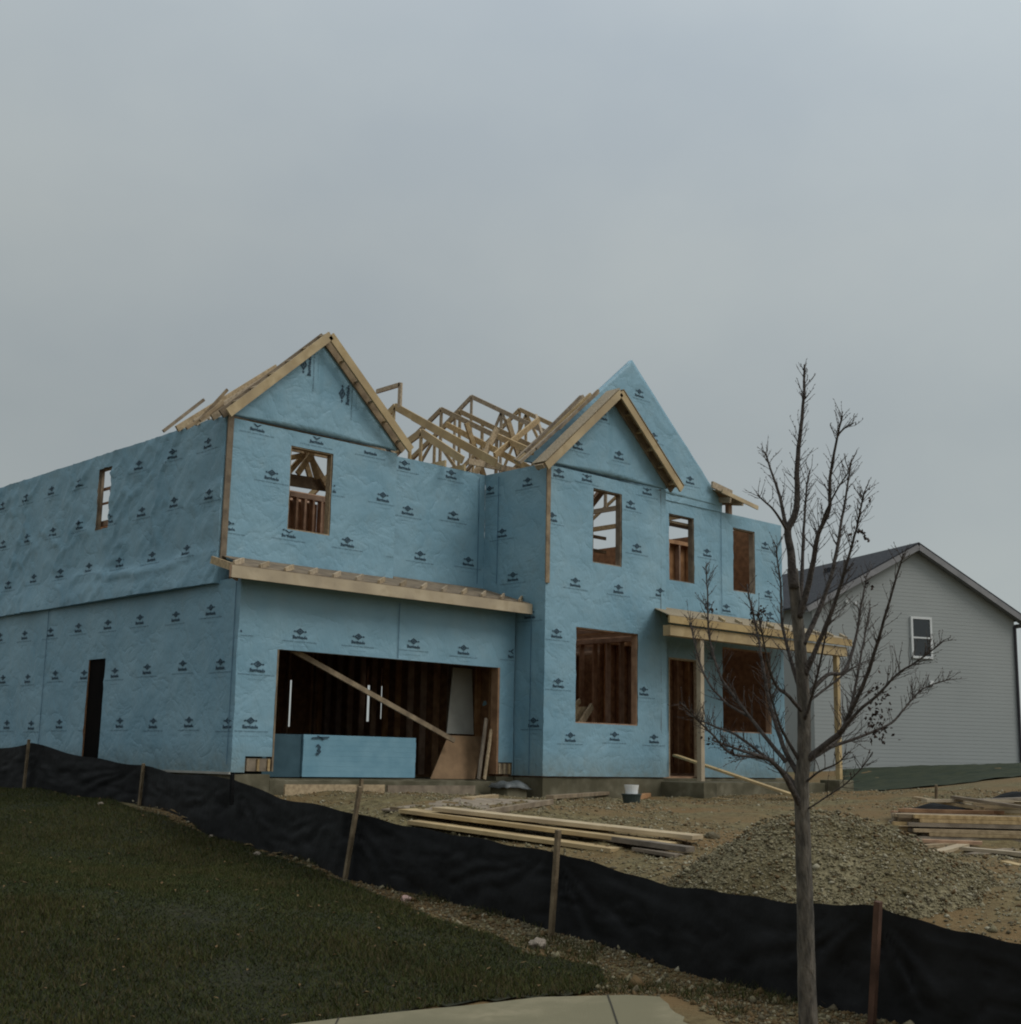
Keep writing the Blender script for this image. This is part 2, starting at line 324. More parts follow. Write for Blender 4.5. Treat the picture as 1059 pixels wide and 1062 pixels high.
# ------------------------------------------------------------------ stones (stuff) and rocks
OCT = np.array([(1,0,0),(-1,0,0),(0,1,0),(0,-1,0),(0,0,1),(0,0,-1)], float)
OF = np.array([(0,2,4),(2,1,4),(1,3,4),(3,0,4),(2,0,5),(1,2,5),(3,1,5),(0,3,5)])
def stones(name, P, size, mats, label, hf=hgt, p=None, sink=.2, lift=0):
    n = len(P); z = hf(P[:,0], P[:,1]) + lift; sz = size*np.exp(rng.normal(0, .38, n))
    V = OCT[None]*sz[:,None,None]*rng.uniform(.6, 1.25, (n, 6, 1)) + rng.normal(0, .18, (n, 6, 3))*sz[:,None,None]
    a = rng.uniform(0, 2*np.pi, n); c, s = np.cos(a)[:,None], np.sin(a)[:,None]
    x = V[...,0]*c - V[...,1]*s; y = V[...,0]*s + V[...,1]*c; zz = V[...,2]*.75
    V = np.stack([x+P[:,0:1], y+P[:,1:2], zz + z[:,None] + (sz*sink)[:,None]], -1)
    F = (OF[None] + (np.arange(n)*6)[:,None,None]).reshape(-1,3)
    mi = np.repeat(rng.choice(len(mats), n, p=p), 8)
    o = np_mesh(name, V.reshape(-1,3), F, mats, mi, False); tag(o, label, 'gravel', kind='stuff'); return o
ST = [mat('stone_a', (.175,.148,.082)), mat('stone_b', (.235,.20,.12)), mat('stone_c', (.10,.08,.045)), mat('stone_d', (.31,.275,.19)), mat('stone_brown', (.12,.075,.03))]
# gravel mound
MC = at(842, 874, 12.6); MC.z = 0
def mound_h(X, Y):
    X = np.asarray(X, float); Y = np.asarray(Y, float)
    # axes along camera right (a) and camera forward (b), real metres
    a = (X-MC.x)*RT.x + (Y-MC.y)*RT.y; b = (X-MC.x)*FW.x + (Y-MC.y)*FW.y
    q = np.sqrt((np.where(a < 0, a/1.45, a/1.75))**2 + (b/1.35)**2)
    s = np.array([fbm(float(x), float(y), 5, 1.6) for x, y in zip(X.ravel(), Y.ravel())]).reshape(X.shape)
    q = q + .13*s
    hgt_ = np.clip(1-q, 0, 1); return .84*(hgt_**.95)*(1-.18*np.exp(-((q)/.2)**2)) + .03*s*(q < 1)
a = np.arange(MC.x-4, MC.x+4, .07); b = np.arange(MC.y-4, MC.y+4, .07); X, Y = np.meshgrid(a, b, indexing='ij')
MH = mound_h(X, Y); Z = hgt(X, Y) + MH; keep = (MH[:-1,:-1] > .012)
F = grid_faces(len(a), len(b), keep); used = np.unique(F); mp = -np.ones(X.size, int); mp[used] = np.arange(len(used))
o = np_mesh('gravel_mound', np.stack([X, Y, Z-.022], -1).reshape(-1,3)[used], mp[F], GRAVEL)
tag(o, 'heap of grey crushed stone behind the young bare tree', 'gravel', kind='stuff')
def mh_tot(X, Y):
    m = mound_h(X, Y); return hgt(X, Y) + np.maximum(m-.022, 0)
site = [tuple(at(x, y, d).xy) for x, y, d in ((-0,815,25),(143,835,21.3),(240,855,18),(356,895,15.2),(571,940,12.6),(720,990,11),(904,1030,9.4),(1059,1062,8.4),(1100,1000,8.6),(1120,830,22),(900,822,26))] + [(14.5,-1.8),(9.6,-1),(6,-.9),(.5,-.25),(-.3,.2)]
o = sheet('dirt', site, .085, .03, GROUND, (-4, 18, -17, 1), nz=.045); tag(o, kind='structure')
P = scatter(site, 30000, (-4, 16, -17, 3)); k = np.array([fbm(float(p[0]), float(p[1]), 9, .45) for p in P])
brown = [tuple(at(x, y, d).xy) for x, y, d in ((690,832,23),(885,835,23),(1000,880,14.5),(870,862,15.5),(700,862,18))]
br = inpoly(P[:,0], P[:,1], brown); P = P[(~br & (k > -.35)) | (rng.random(len(P)) < .12)]
stones('gravel', P, .014, ST, 'loose gravel and clods strewn across the building site', mh_tot, [.3,.25,.2,.08,.17], lift=np.array([.03+.045*fbm(float(a), float(b), 0, 1.7) for a, b in P]))
mp_ = [tuple((MC + Vector((RT.x, RT.y, 0))*(2.9*math.cos(t)) + Vector((FW.x, FW.y, 0))*(1.5*math.sin(t))).xy) for t in np.linspace(0, 6.2, 20)]
P = scatter(mp_, 34000, (MC.x-4, MC.x+4, MC.y-4, MC.y+4))
stones('gravel', P, .011, ST, 'crushed stone chips lying on the grey heap', mh_tot, [.36,.28,.2,.1,.06])
# rubble strip between lawn and fence
strip = [tuple(p) for p in edge] + [tuple(ghit(*p).xy) for p in ((700,1034),(760,1066),(1000,1075),(1059,1084),(904,1050),(832,1040),(720,1014),(663,988),(613,974),(571,963),(484,938),(412,922),(356,909),(290,889),(220,866),(143,838),(24,819))]
P = scatter(strip, 10000, (-10, 2, -17, 10))
stones('rubble', P, .011, ST, 'brown clods and stones in the strip between lawn and silt fence', hgt, [.14,.07,.26,.02,.51], .3)
P = scatter(strip, 500, (-10, 2, -17, 10))
stones('rubble', P, .024, ST, 'larger clods in the strip between lawn and silt fence', hgt, [.16,.12,.24,.03,.45], .3)
P = scatter(strip, 9000, (-10, 2, -17, 10)); P = P[np.array([fbm(float(a), float(b), 7, 1.6) for a, b in P]) > .08]
n = len(P); Z = hgt(P[:,0], P[:,1])+.01; th = rng.uniform(0, 6.28, n); V = np.empty((n, 3, 3)); c, q_ = np.cos(th)*.004, np.sin(th)*.004
V[:,0] = np.stack([P[:,0]-c, P[:,1]-q_, Z], 1); V[:,1] = np.stack([P[:,0]+c, P[:,1]+q_, Z], 1); V[:,2] = np.stack([P[:,0]+rng.normal(0,.04,n), P[:,1]+rng.normal(0,.04,n), Z+rng.uniform(.02,.09,n)], 1)
tag(np_mesh('weeds', V.reshape(-1,3), np.arange(n*3).reshape(-1,3), [G1, G2, G3], rng.choice(3, n, p=[.35,.4,.25]), False), 'thin straggling weeds growing among the clods along the silt fence', 'weeds', kind='stuff')
def rock(px, py, r, m, label, group=None):
    p = ghit(px, py); bm = bmesh.new(); bmesh.ops.create_icosphere(bm, subdivisions=3, radius=r)
    for v in bm.verts:
        n = v.co.normalized(); v.co *= 1 + .35*noise.noise(n*1.7+Vector((px, py, 0))) + .12*noise.noise(n*5+Vector((px, 0, 0))); v.co.z *= .7
    me = bpy.data.meshes.new('rock'); bm.to_mesh(me); bm.free(); me.materials.append(m)
    o = bpy.data.objects.new('rock', me); COL.objects.link(o); o.location = (p.x, p.y, p.z + r*.4); tag(o, label, 'rock', group); return o
rock(421, 936, .055, PINK, 'pinkish pale rock in the rubble strip right of the third stake')
rock(558, 985, .075, ROCK, 'largest pale rock at the lawn edge below the fourth fence stake')
rock(220, 871, .05, ROCK, 'small pale rock at the foot of the fence between lawn and fabric')
rock(267, 889, .05, ROCK, 'small light rock by the lawn edge below the garage corner')
rock(104, 836, .05, ROCK, 'small whitish rock at the fence foot left of the second stake')
rock(580, 868, .07, ST[2], 'dark rock among the gravel near the plank pile') if False else None
rock(738, 872, .09, ST[2], 'dark clod on the left shoulder of the gravel heap')

# ------------------------------------------------------------------ HOUSE UNDER CONSTRUCTION
H = empty('unfinished_house', (0, 0, 0))
tag(H, 'unfinished two storey house in printed blue wrap with open roof trusses', 'house')
# print: diamond mark, bold word, thin line
def text_geo(body, size, weight=0.):
    cu = bpy.data.curves.new('t', 'FONT'); cu.body = body; cu.size = size; cu.resolution_u = 1; cu.align_x = 'CENTER'; cu.offset = weight
    o = bpy.data.objects.new('t', cu); COL.objects.link(o); dg = bpy.context.evaluated_depsgraph_get(); me = o.evaluated_get(dg).to_mesh()
    V = [(v.co.x, v.co.y) for v in me.vertices]; F = [tuple(p.vertices) for p in me.polygons]
    o.evaluated_get(dg).to_mesh_clear(); bpy.data.objects.remove(o); bpy.data.curves.remove(cu); return V, F
LV = []; LF = []
def ladd(V, F, dy):
    o = len(LV); LV.extend([(x, y+dy) for x, y in V]); LF.extend([tuple(i+o for i in f) for f in F])
ladd(*text_geo('Barricade', .062, .0035), -.045)
ladd(*text_geo('BUILDING WRAP  BUILDING WRAP  BUILDING WRAP', .024, .0), -.095); ladd(*text_geo('BUILDING WRAP BUILDING WRAP', .018, -.0004), -.155)
# diamond mark: outer lozenge ring, side bars and centre lozenge
def ring(a, b, k):
    V = [(a,0),(0,b),(-a,0),(0,-b),(a*k,0),(0,b*k),(-a*k,0),(0,-b*k)]; return V, [(i,(i+1)%4,4+(i+1)%4,4+i) for i in range(4)]
ladd(*ring(.075, .048, .5), .055); ladd([(.03,0),(0,.017),(-.03,0),(0,-.017)], [(0,1,2,3)], .055)
ladd([(-.105,.006),(-.078,.016),(-.078,-.016),(-.105,-.006)], [(0,1,2,3)], .055); ladd([(.105,.006),(.078,.016),(.078,-.016),(.105,-.006)], [(0,1,2,3)], .055)
LV = [(x*1.18, y*1.18) for x, y in LV]

def wrinkle(u, z, k): return .012*fbm(u, z, k, .9, 3) + .005*fbm(u, z, k+9, 3.5, 2) + .012*max(0., 1-abs(fbm(u+z*.5, z*.7-u*.2, k+4, 1.3, 2))/.09)
def wall(name, ax, c, out, u0, u1, z0, z1, holes=(), disp=None, top=None, prints=(), th=.16, step=.11, key=0, label=None, inner=None, rot=False, rev=None):
    """wrapped stud wall: ax = axis of the normal, c = outer plane, out = outward sign"""
    disp = disp or (lambda u, z: wrinkle(u, z, key))
    def P(u, z, d):
        v = c + out*d
        return (u, v, z) if ax == 'Y' else (v, u, z)
    us = sorted(set([u0, u1] + [h[0] for h in holes] + [h[1] for h in holes])); us = [u for u in us if u0 <= u <= u1]
    zs = sorted(set([z0, z1] + [h[2] for h in holes] + [h[3] for h in holes])); zs = [z for z in zs if z0 <= z <= z1]
    def sub(a):
        r = []
        for p, q in zip(a, a[1:]):
            n = max(1, round((q-p)/step)); r += [p + (q-p)*i/n for i in range(n)]
        return r + [a[-1]]
    us = sub(us); zs = sub(zs); nu, nz = len(us), len(zs)
    mb = MB()
    def zt(u, z): return z if top is None else z0 + (z-z0)/(z1-z0)*max(.001, top(u)-z0)
    for side in (0, 1):
        for u in us:
            for z in zs:
                zz = zt(u, z); mb.v.append(P(u, zz, disp(u, zz) if side == 0 else -th))
    idx = lambda i, j, s: s*nu*nz + i*nz + j
    occ = [[not any(h[0] <= (us[i]+us[i+1])/2 <= h[1] and h[2] <= (zs[j]+zs[j+1])/2 <= h[3] for h in holes) for j in range(nz-1)] for i in range(nu-1)]
    fl = (out < 0) == (ax == 'Y')
    def face(a, m): mb.f.append(a if fl else a[::-1]); mb.m.append(m)
    for i in range(nu-1):
        for j in range(nz-1):
            if not occ[i][j]: continue
            face((idx(i,j,0), idx(i+1,j,0), idx(i+1,j+1,0), idx(i,j+1,0)), 0)
            face((idx(i,j,1), idx(i,j+1,1), idx(i+1,j+1,1), idx(i+1,j,1)), 2)
            for di, dj, e in ((-1,0,((i,j),(i,j+1))), (1,0,((i+1,j+1),(i+1,j))), (0,-1,((i+1,j),(i,j))), (0,1,((i,j+1),(i+1,j+1)))):
                a, b = i+di, j+dj
                if not (0 <= a < nu-1 and 0 <= b < nz-1 and occ[a][b]):
                    k0 = len(mb.v); mb.v += [mb.v[idx(*e[0],0)], mb.v[idx(*e[1],0)], mb.v[idx(*e[1],1)], mb.v[idx(*e[0],1)]]
                    face((k0, k0+1, k0+2, k0+3), 0 if not (0 <= a < nu-1 and 0 <= b < nz-1) else 3)
    rr = random.Random(key)
    def ok(u, z):
        if not (u0+.02 < u < u1-.02): return False
        if z < z0+.01 or z > (z1 if top is None else top(u))-.01: return False
        return not any(h[0]-.01 < u < h[1]+.01 and h[2]-.01 < z < h[3]+.01 for h in holes)
    sg = 1 if fl else -1
    for (lu, lz) in prints:
        lu += rr.uniform(-.03, .03); lz += rr.uniform(-.02, .02); sc = 1.0; V = []
        good = []
        for (x, y) in LV:
            u, z = (lu - sg*y*1.3, lz + x*1.3) if rot else (lu + sg*x*sc, lz + y*sc); good.append(ok(u, z)); V.append(P(u, z, disp(u, z) + .007))
        F = [f for f in LF if all(good[i] for i in f)]
        mb.add(V, F if fl else [f[::-1] for f in F], 1)
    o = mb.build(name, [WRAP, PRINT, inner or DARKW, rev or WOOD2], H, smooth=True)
    for p in o.data.polygons:
        if p.material_index: p.use_smooth = False
    if label: o['label'] = label
    return o
def rows(spec, u0, u1, step=1.2):
    r = []
    for z, off in spec:
        u = off
        while u-step > u0-.2: u -= step
        while u < u1+.2: r.append((u, z)); u += step
    return r
ZT = 5.78
# garage lower front
wall('garage_front_wall', 'Y', 0, -1, 0, 6.0, -.02, 3.02, [(.74, 5.62, -.02, 1.93), (.25, .74, -.02, .23), (5.62, 5.97, -.02, .21)], prints=rows([(2.19, 1.14), (1.62, .36), (.72, .28)], 0, 6), key=1)
# side wall, lower: stands on the same line; upper sheet billows over it
wall('side_wall', 'X', 0, -1, 0, 12.5, -.02, 3.02, [(4.4, 5.05, .1, 1.92)], prints=rows([(2.51, .83), (1.64, .47), (.72, .13)], 0, 12.5, 1.185), key=2, rev=DARKW, th=.1)  # doorway reveal in the darker board colour, standing for its shade
def crease(a, w=.12):
    """a sharp little ridge wherever the field crosses zero"""
    return max(0., 1-abs(a)/w)
def flap(u, z):
    lo = 3.0 + .10*fbm(u, 0, 2, .35, 2); k = max(0, min(1, (3.7-z)/.7)); k = k*k*(3-2*k)
    b = .02 + k*(.075 + .05*fbm(u, 0, 2, .55, 3) + .06*math.exp(-((u-3.6)/1.6)**2))
    hang = 3.42 + .07*math.sin(u*1.35+.4) + .05*fbm(u, 0, 8, 1.1, 3)            # the slack fold hanging over the floor line
    c = .085*math.exp(-((z-hang)/.05)**2)*max(0., 1-abs(u-3.4)/3.3)
    dg = fbm(u*.9+z*1.1, u*.5-z*.6, 4, .8, 3)
    f = .065*crease(dg, .08) + .035*crease(fbm(u+z*.6, z*.5, 12, 1.7, 2), .10) + .022*crease(fbm(u-z*.8, z*.6, 17, 2.6, 2), .1)
    near = .05*abs(math.sin(5*(u+.8*z) + 4*fbm(u, z, 6, .8, 2)))*max(0, 1-u/3.2)*min(1, max(0, (z-3.2)/1.2))
    return .015 + b + c + f*(.55+.45*fbm(u, z, 21, .5, 2)) + near + wrinkle(u, z, 5)
wall('side_wall', 'X', 0, -1, .66, 12.5, 2.97, ZT, [(4.62, 5.12, 4.33, 5.5)], disp=flap, prints=rows([(5.35, 1.2), (4.47, 1.0), (3.6, .5)], .66, 12.5, 1.185), key=3, step=.07, th=.07)
# upper front, left (gabled) and setback
wall('upper_front_wall', 'Y', .66, -1, 0, 3.56, 3.02, ZT-.03, [(1.25, 2.13, 4.03, 5.49)], prints=rows([(5.68, .57), (4.87, .86), (3.93, 1.30)], 0, 3.56), key=4)
wall('upper_front_wall', 'Y', .96, -1, 3.56, 6.03, 3.02, ZT, [], prints=[(4.08, 4.76), (5.19, 4.81), (4.41, 3.94), (4.0, 5.62), (5.1, 5.62), (5.6, 4.0)], key=5)
# block side face and bump front
wall('block_side_wall', 'X', 6.03, -1, -.76, .96, -.02, ZT, [], prints=[(-.26, 5.44), (.84, 5.44), (.47, 4.53), (.12, 3.65), (-.35, 2.9), (-.5, .9)], key=6)
wall('block_front_wall', 'Y', -.76, -1, 6.03, 9.49, -.02, ZT-.03, [(7.3, 8.14, 4.03, 5.49), (6.86, 8.62, .96, 2.75)], prints=rows([(5.55, 6.2), (4.45, 6.2)], 6.03, 9.4)[:0]+[(6.35,5.62),(7.1,5.66),(8.9,5.66),(8.42,5.29),(8.61,4.44),(6.2,4.75),(6.83,3.55),(8.06,3.57),(9.3,3.6),(6.33,2.56),(6.36,1.66),(8.78,1.62),(6.75,.68),(7.96,.70),(9.12,.69)], key=7)
wall('block_return_wall', 'X', 9.49, 1, -.76, -.2, -.02, ZT, [], key=8, step=.3)
wall('main_front_wall', 'Y', -.16, -1, 9.33, 12.08, -.02, ZT, [(10.3, 11.14, 4.06, 5.49), (10.27, 11.33, -.02, 2.43)], prints=[(9.75,3.62),(11.6,4.75),(11.65,3.6),(11.68,2.55)], key=9)
wall('main_front_wall', 'Y', -.135, -1, 12.08, 14.4, -.02, ZT, [(12.55, 13.36, 4.06, 5.49), (12.12, 13.9, .95, 2.78)], prints=[(13.75,5.2),(13.85,4.1),(12.2,.6),(13.3,.6),(13.9,3.6),(12.3,3.6)], key=10)
wall('right_side_wall', 'X', 14.4, 1, -.13, 12.5, -.02, ZT, [], prints=rows([(4.4,1),(2.4,1.4)], 0, 12), key=11, step=.5)
wall('rear_wall', 'Y', 12.5, 1, 0, 14.4, -.02, ZT, [(8.6, 9.9, .05, 2.3), (11.4, 13.9, .05, 2.3), (2, 3.8, .6, 2.2), (6.2, 7.4, .6, 2.2), (1.8, 2.8, 4, 5.5), (5, 6, 4, 5.5)], key=12, step=.6)
# gables: each a wrapped panel standing just proud of the wall below
def gable(name, c, u0, u1, zb, za, prints, key, dd=.03, rot=False):
    um = (u0+u1)/2; t = lambda u: max(zb+.005, za + .05 - (za-zb-.02)*abs(u-um)/((u1-u0)/2))
    wall(name, 'Y', c-dd, -1, u0, um, zb, za, top=t, key=key, th=.09, prints=[p for p in prints if p[0] < um], inner=WOOD2, rot=rot)
    o = wall(name, 'Y', c-dd, -1, um, u1, zb, za, top=t, key=key, th=.09, prints=[p for p in prints if p[0] >= um], inner=WOOD2, rot=rot)
    return o
def join_pair(name):
    obs = [o for o in bpy.data.objects if o.name.split('.')[0] == name]
    a, b = obs[0], obs[1]; bm = bmesh.new(); bm.from_mesh(a.data); bm.from_mesh(b.data); bmesh.ops.remove_doubles(bm, verts=bm.verts[:], dist=.0005); bm.to_mesh(a.data); bm.free()
    bpy.data.objects.remove(b)
gable('left_gable', .66, .0, 3.54, ZT+.02, 7.42, [(1.45,6.95),(2.3,6.6)], 20, rot=True); join_pair('left_gable')
gable('front_gable', -.76, 6.03, 9.49, ZT+.02, 7.34, [(6.85,6.22),(8.02,6.22),(7.5,6.95)], 21); join_pair('front_gable')
gable('tall_gable', -.16, 6.05, 12.1, ZT+.12, 8.55, [(9.75,7.05),(10.15,6.5),(11,6.3),(9.3,7.9)], 22, dd=.03); join_pair('tall_gable')
# frieze under the tall gable, right of the front gable
mb = MB(); mb.box((9.5,-.185,ZT-.02),(12.1,-.05,ZT+.12)); mb.build('frieze', WRAP, H)
# corner boards
mb = MB(); mb.box((-.035,.615,3.35),(.075,.645,ZT)); mb.build('corner_board', WOOD2, H)
mb = MB(); mb.box((6.0,-.80,3.5),(6.10,-.775,ZT-.02)); mb.build('corner_board', WOOD2, H)
# exposed framing at the feet of the garage opening
for x0, x1, y in ((.25,.74,.03),(5.62,5.97,.03)):
    mb = MB(); mb.box((x0,y,.0),(x1,.12,.2)); mb.build('sill_blocking', WOOD2, H)
    for k in range(3): 
        xx = x0+.05+(x1-x0-.1)*k/2; mb = MB(); mb.box((xx-.02,.0,.005),(xx+.02,.027,.19)); mb.build('sill_block', WOOD, H)
# white bottom hem of the wrap
mb = MB(); mb.box((-.03,.0,-.05),(-.004,12.5,-.015)); mb.build('wrap_hem', GYP, H)
# jambs and header in garage opening
mb = MB(); mb.box((5.57,-.015,0),(5.618,.17,1.93)); mb.build('garage_jamb', STUD, H)
mb = MB(); mb.box((.745,.0,0),(.775,.17,1.93)); mb.build('garage_jamb', WOOD2, H)
# taped seams of the wrap
SEAM = mat('seam_tape', (.07,.15,.22), (.10,.19,.26), 6, 4, .5)
for a, b in (((-.022,6.85,.0),(-.02,6.87,3.0)), ((-.02,.10,.1),(-.02,.11,2.95)), ((3.2,-.02,1.95),(3.2,-.018,2.9)), ((6.008,-.42,.0),(6.008,-.42,2.9)), ((12.06,-.185,3.5),(12.06,-.185,5.75)), ((6.005,.55,3.6),(6.005,.55,5.7)), ((5.85,.935,3.6),(5.85,.935,5.7))):
    q = MB(); q.bar(a, b, .009, .008, (0,1,0)); q.build('wrap_seam', SEAM, H)
# foundation
mb = MB(); mb.box((.03,.03,-1.2),(.74,.3,-.045)); mb.box((.03,.3,-1.2),(.3,12.45,-.045)); mb.box((.74,.03,-1.2),(5.62,.3,-.13)); mb.box((5.62,.03,-1.2),(6.06,.3,-.045))
mb.box((6.06,-.73,-1.2),(9.46,-.4,-.045)); mb.box((6.06,-.4,-1.2),(6.3,.03,-.046)); mb.box((9.2,-.4,-1.2),(9.46,-.13,-.045)); mb.box((9.46,-.13,-1.2),(14.37,.2,-.045)); mb.box((14.1,.2,-1.2),(14.37,12.4,-.045)); mb.box((.3,12.2,-1.2),(14.1,12.45,-.045))
mb.build('foundation', CONC, H, bevel=.01)
mb = MB(); mb.box((.3,.3,-.3),(14.1,12.2,-.11)); mb.build('floor_slab', CONC, H)
mb = MB(); mb.box((6.2,.0,-.1),(14.2,12.2,-.01)); mb.build('floor_deck', STUD, H)
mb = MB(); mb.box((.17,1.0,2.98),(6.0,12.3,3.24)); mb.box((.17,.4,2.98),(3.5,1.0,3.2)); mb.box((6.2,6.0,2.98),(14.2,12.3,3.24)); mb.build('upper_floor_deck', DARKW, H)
for i in range(19):  # unseen deck left off here, open joists put in to let light down
    x = 6.3+i*.42; mb = MB(); mb.box((x,-.55 if x < 9.3 else .05,2.98),(x+.045,5.99,3.22)); mb.build('floor_joist', STUD, H)
# partitions
def partition(name, ax, c, u0, u1, z0, z1, holes=(), sp=.405, single=True, m=STUD, w=.045, dp=.14, header=None):
    def P(u, d, z): return (u, c+d, z) if ax == 'Y' else (c+d, u, z)
    mb = MB(); mb.box(P(u0,0,z1-.09), P(u1,dp,z1))
    us = []; u = u0
    while u < u1-w: us.append(u); u += sp
    us.append(u1-w)
    segs = []
    for u in us:
        zz = [(z0+.045, z1-.09)]
        for h in holes:
            if h[0] < u+w/2 < h[1]:
                zz = [s for s in ((z0+.045, h[2]), (h[3], z1-.09)) if s[1]-s[0] > .1]
        segs += [(u, a, b) for a, b in zz]
    for h in holes:
        mb.box(P(h[0],.005,h[3]), P(h[1],dp-.005,h[3]+.19)); 
        if h[2] > z0+.2: mb.box(P(h[0],.005,h[2]-.045), P(h[1],dp-.005,h[2]))
        segs += [(h[0]-.046, z0+.045, z1-.09), (h[1]+.001, z0+.045, z1-.09)]
    if not single:
        for u, a, b in segs: mb.box(P(u,.004,a), P(u+w,dp-.004,b))
    o = mb.build(name, m, H); q = MB(); q.box(P(u0,0,z0), P(u1,dp,z0+.045)); q.build('bottom_plate', m, o)
    if single:
        for u, a, b in segs:
            q = MB(); q.box(P(u,.004,a), P(u+w,dp-.004,b)); s = q.build('stud', m, o)
    return o
# garage: studs on the party wall and back wall, boarded behind with a few open joints
partition('party_wall', 'X', 5.86, .1, 6.1, -.1, 2.97)
partition('garage_back_wall', 'Y', 6.1, .3, 5.86, -.1, 2.97, sp=.6)
def boards(name, ax, c, u0, u1, z0, z1, slits, m, th=.012):
    mb = MB(); e = [u0]
    for a, b, s0, s1 in slits: e += [a, b]
    e.append(u1)
    def bx(a, b, p, q):
        if ax == 'Y': mb.box((a,c,p),(b,c+th,q))
        else: mb.box((c,a,p),(c+th,b,q))
    for i in range(0, len(e), 2): bx(e[i], e[i+1], z0, z1)
    for a, b, s0, s1 in slits: bx(a, b, z0, s0); bx(a, b, s1, z1)
    mb.build(name, m, H)
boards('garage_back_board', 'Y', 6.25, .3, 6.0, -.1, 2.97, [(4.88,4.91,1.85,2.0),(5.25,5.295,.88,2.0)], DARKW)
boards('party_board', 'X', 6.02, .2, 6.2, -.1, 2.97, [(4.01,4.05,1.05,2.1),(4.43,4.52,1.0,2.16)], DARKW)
# ground floor rooms
partition('room_partition', 'Y', 3.2, 6.3, 10.6, -.01, 2.97, [(9.3,10.3,.9,2.6)])
partition('room_partition', 'X', 10.75, .4, 5.0, -.01, 2.97)
partition('porch_room_partition', 'Y', 2.2, 11.0, 14.2, -.01, 2.97)
boards('partition_board', 'Y', 2.36, 10.9, 14.2, 0, 2.97, [], DARKW)
boards('partition_board', 'Y', 3.36, 10.3, 11.0, 0, 2.97, [], DARKW)
partition('rear_partition', 'Y', 12.2, 6.3, 14.1, -.01, 2.97, [(8.6,9.9,.05,2.3),(11.4,13.9,.05,2.3)], single=False)
# upper floor rooms
partition('upper_partition', 'Y', 4.4, .2, 6.0, 3.24, 5.6, [(3.4,4.2,3.3,5.3)])
partition('upper_partition', 'X', 5.9, 1.0, 4.4, 3.24, 5.6, single=False)
partition('upper_partition', 'Y', 4.8, 7, 12.2, 3.24, 4.9, sp=.405)
partition('upper_partition', 'Y', 2.2, 12.3, 14.2, 3.24, 5.55)
boards('partition_board', 'Y', 2.36, 12.3, 14.2, 3.24, 5.5, [], STUD)
boards('partition_board', 'Y', 4.96, 9.6, 12.4, 3.24, 4.9, [], STUD)
partition('upper_rear_partition', 'Y', 12.2, 6.3, 14.1, 3.24, 5.6, sp=.405, single=False)
partition('upper_partition', 'Y', 2.6, .25, 3.5, 3.24, 5.15, sp=.19, m=STUD)
boards('partition_board', 'Y', 4.56, .3, 2.9, 3.24, 5.0, [(1.9,2.0,4.2,4.9)], STUD)
# members seen through the upper windows
def piece(name, m, *bars):
    mb = MB()
    for b in bars: mb.bar(*b[:2], b[2], b[3])
    return mb.build(name, m, H)
piece('collar_beam', WOOD2, ((.3,1.9,5.15),(3.3,1.9,5.22),.05,.22)); 
for a, b in (((1.2,1.5,5.1),(1.5,1.5,6.2)), ((1.75,1.5,5.2),(1.6,1.5,6.2)), ((1.9,1.4,5.2),(2.5,1.4,6.1)), ((2.4,1.5,5.2),(2.0,1.5,6.2)), ((1.5,2.0,5.2),(2.3,2.0,6.3)), ((2.8,2.2,5.2),(2.3,2.2,6.4)), ((1.1,2.3,5.3),(2.9,2.3,5.9)), ((2.9,1.8,5.1),(1.9,1.8,6.3)), ((1.0,1.2,5.0),(1.3,1.2,5.9)), ((2.0,2.4,5.0),(3.0,2.4,6.2))): piece('window_brace', WOOD, (a, b, .05, .10))
piece('window_brace', WOOD, ((2.2,1.6,3.5),(3.1,1.6,4.6),.04,.09))
piece('window_post', STUD, ((7.93,-.1,3.24),(7.93,-.1,5.7),.09,.09)); piece('window_brace', STUD, ((7.5,.2,4.6),(8.6,.2,5.75),.05,.12)); piece('window_brace', STUD, ((8.1,.6,4.9),(8.9,.6,5.8),.05,.1))
for z in (4.72, 4.45, 5.02): piece('window_rail', WOOD2, ((6.8,1.2,z),(9.8,1.2,z),.04,.07))
piece('window_rail', WOOD2, ((10,.4,5.42),(11.9,.4,5.42),.04,.09)); piece('window_rail', WOOD2, ((10.1,.0,5.36),(11.4,.0,5.36),.04,.05))
piece('window_rail', STUD, ((.35,4.4,5.05),(.35,5.4,5.2),.04,.05)); piece('window_rail', STUD, ((.35,4.4,4.82),(.35,5.4,4.86),.04,.04)); piece('window_rail', DARKW, ((.35,4.4,4.4),(.35,5.6,4.42),.05,.14))
# near-black panel put in the side doorway, painting its dark interior
mb = MB(); mb.box((.03,4.4,.1),(.07,5.05,1.92)); mb.build('doorway_dark_panel', mat('doorway_black', (.005,.0045,.004), (.009,.007,.006), 3, 4, .9, spec=.05), H)
for z, h in ((5.13,.05),(4.86,.035),(4.44,.1)):
    mb = MB(); mb.box((.10,4.55,z),(.14,5.3,z+h)); mb.build('window_rail', STUD, H)
boards('partition_board', 'Y', 2.755, .25, 3.3, 3.24, 5.02, [(1.55,1.62,3.3,5.0),(2.28,2.36,4.2,4.9)], STUD)
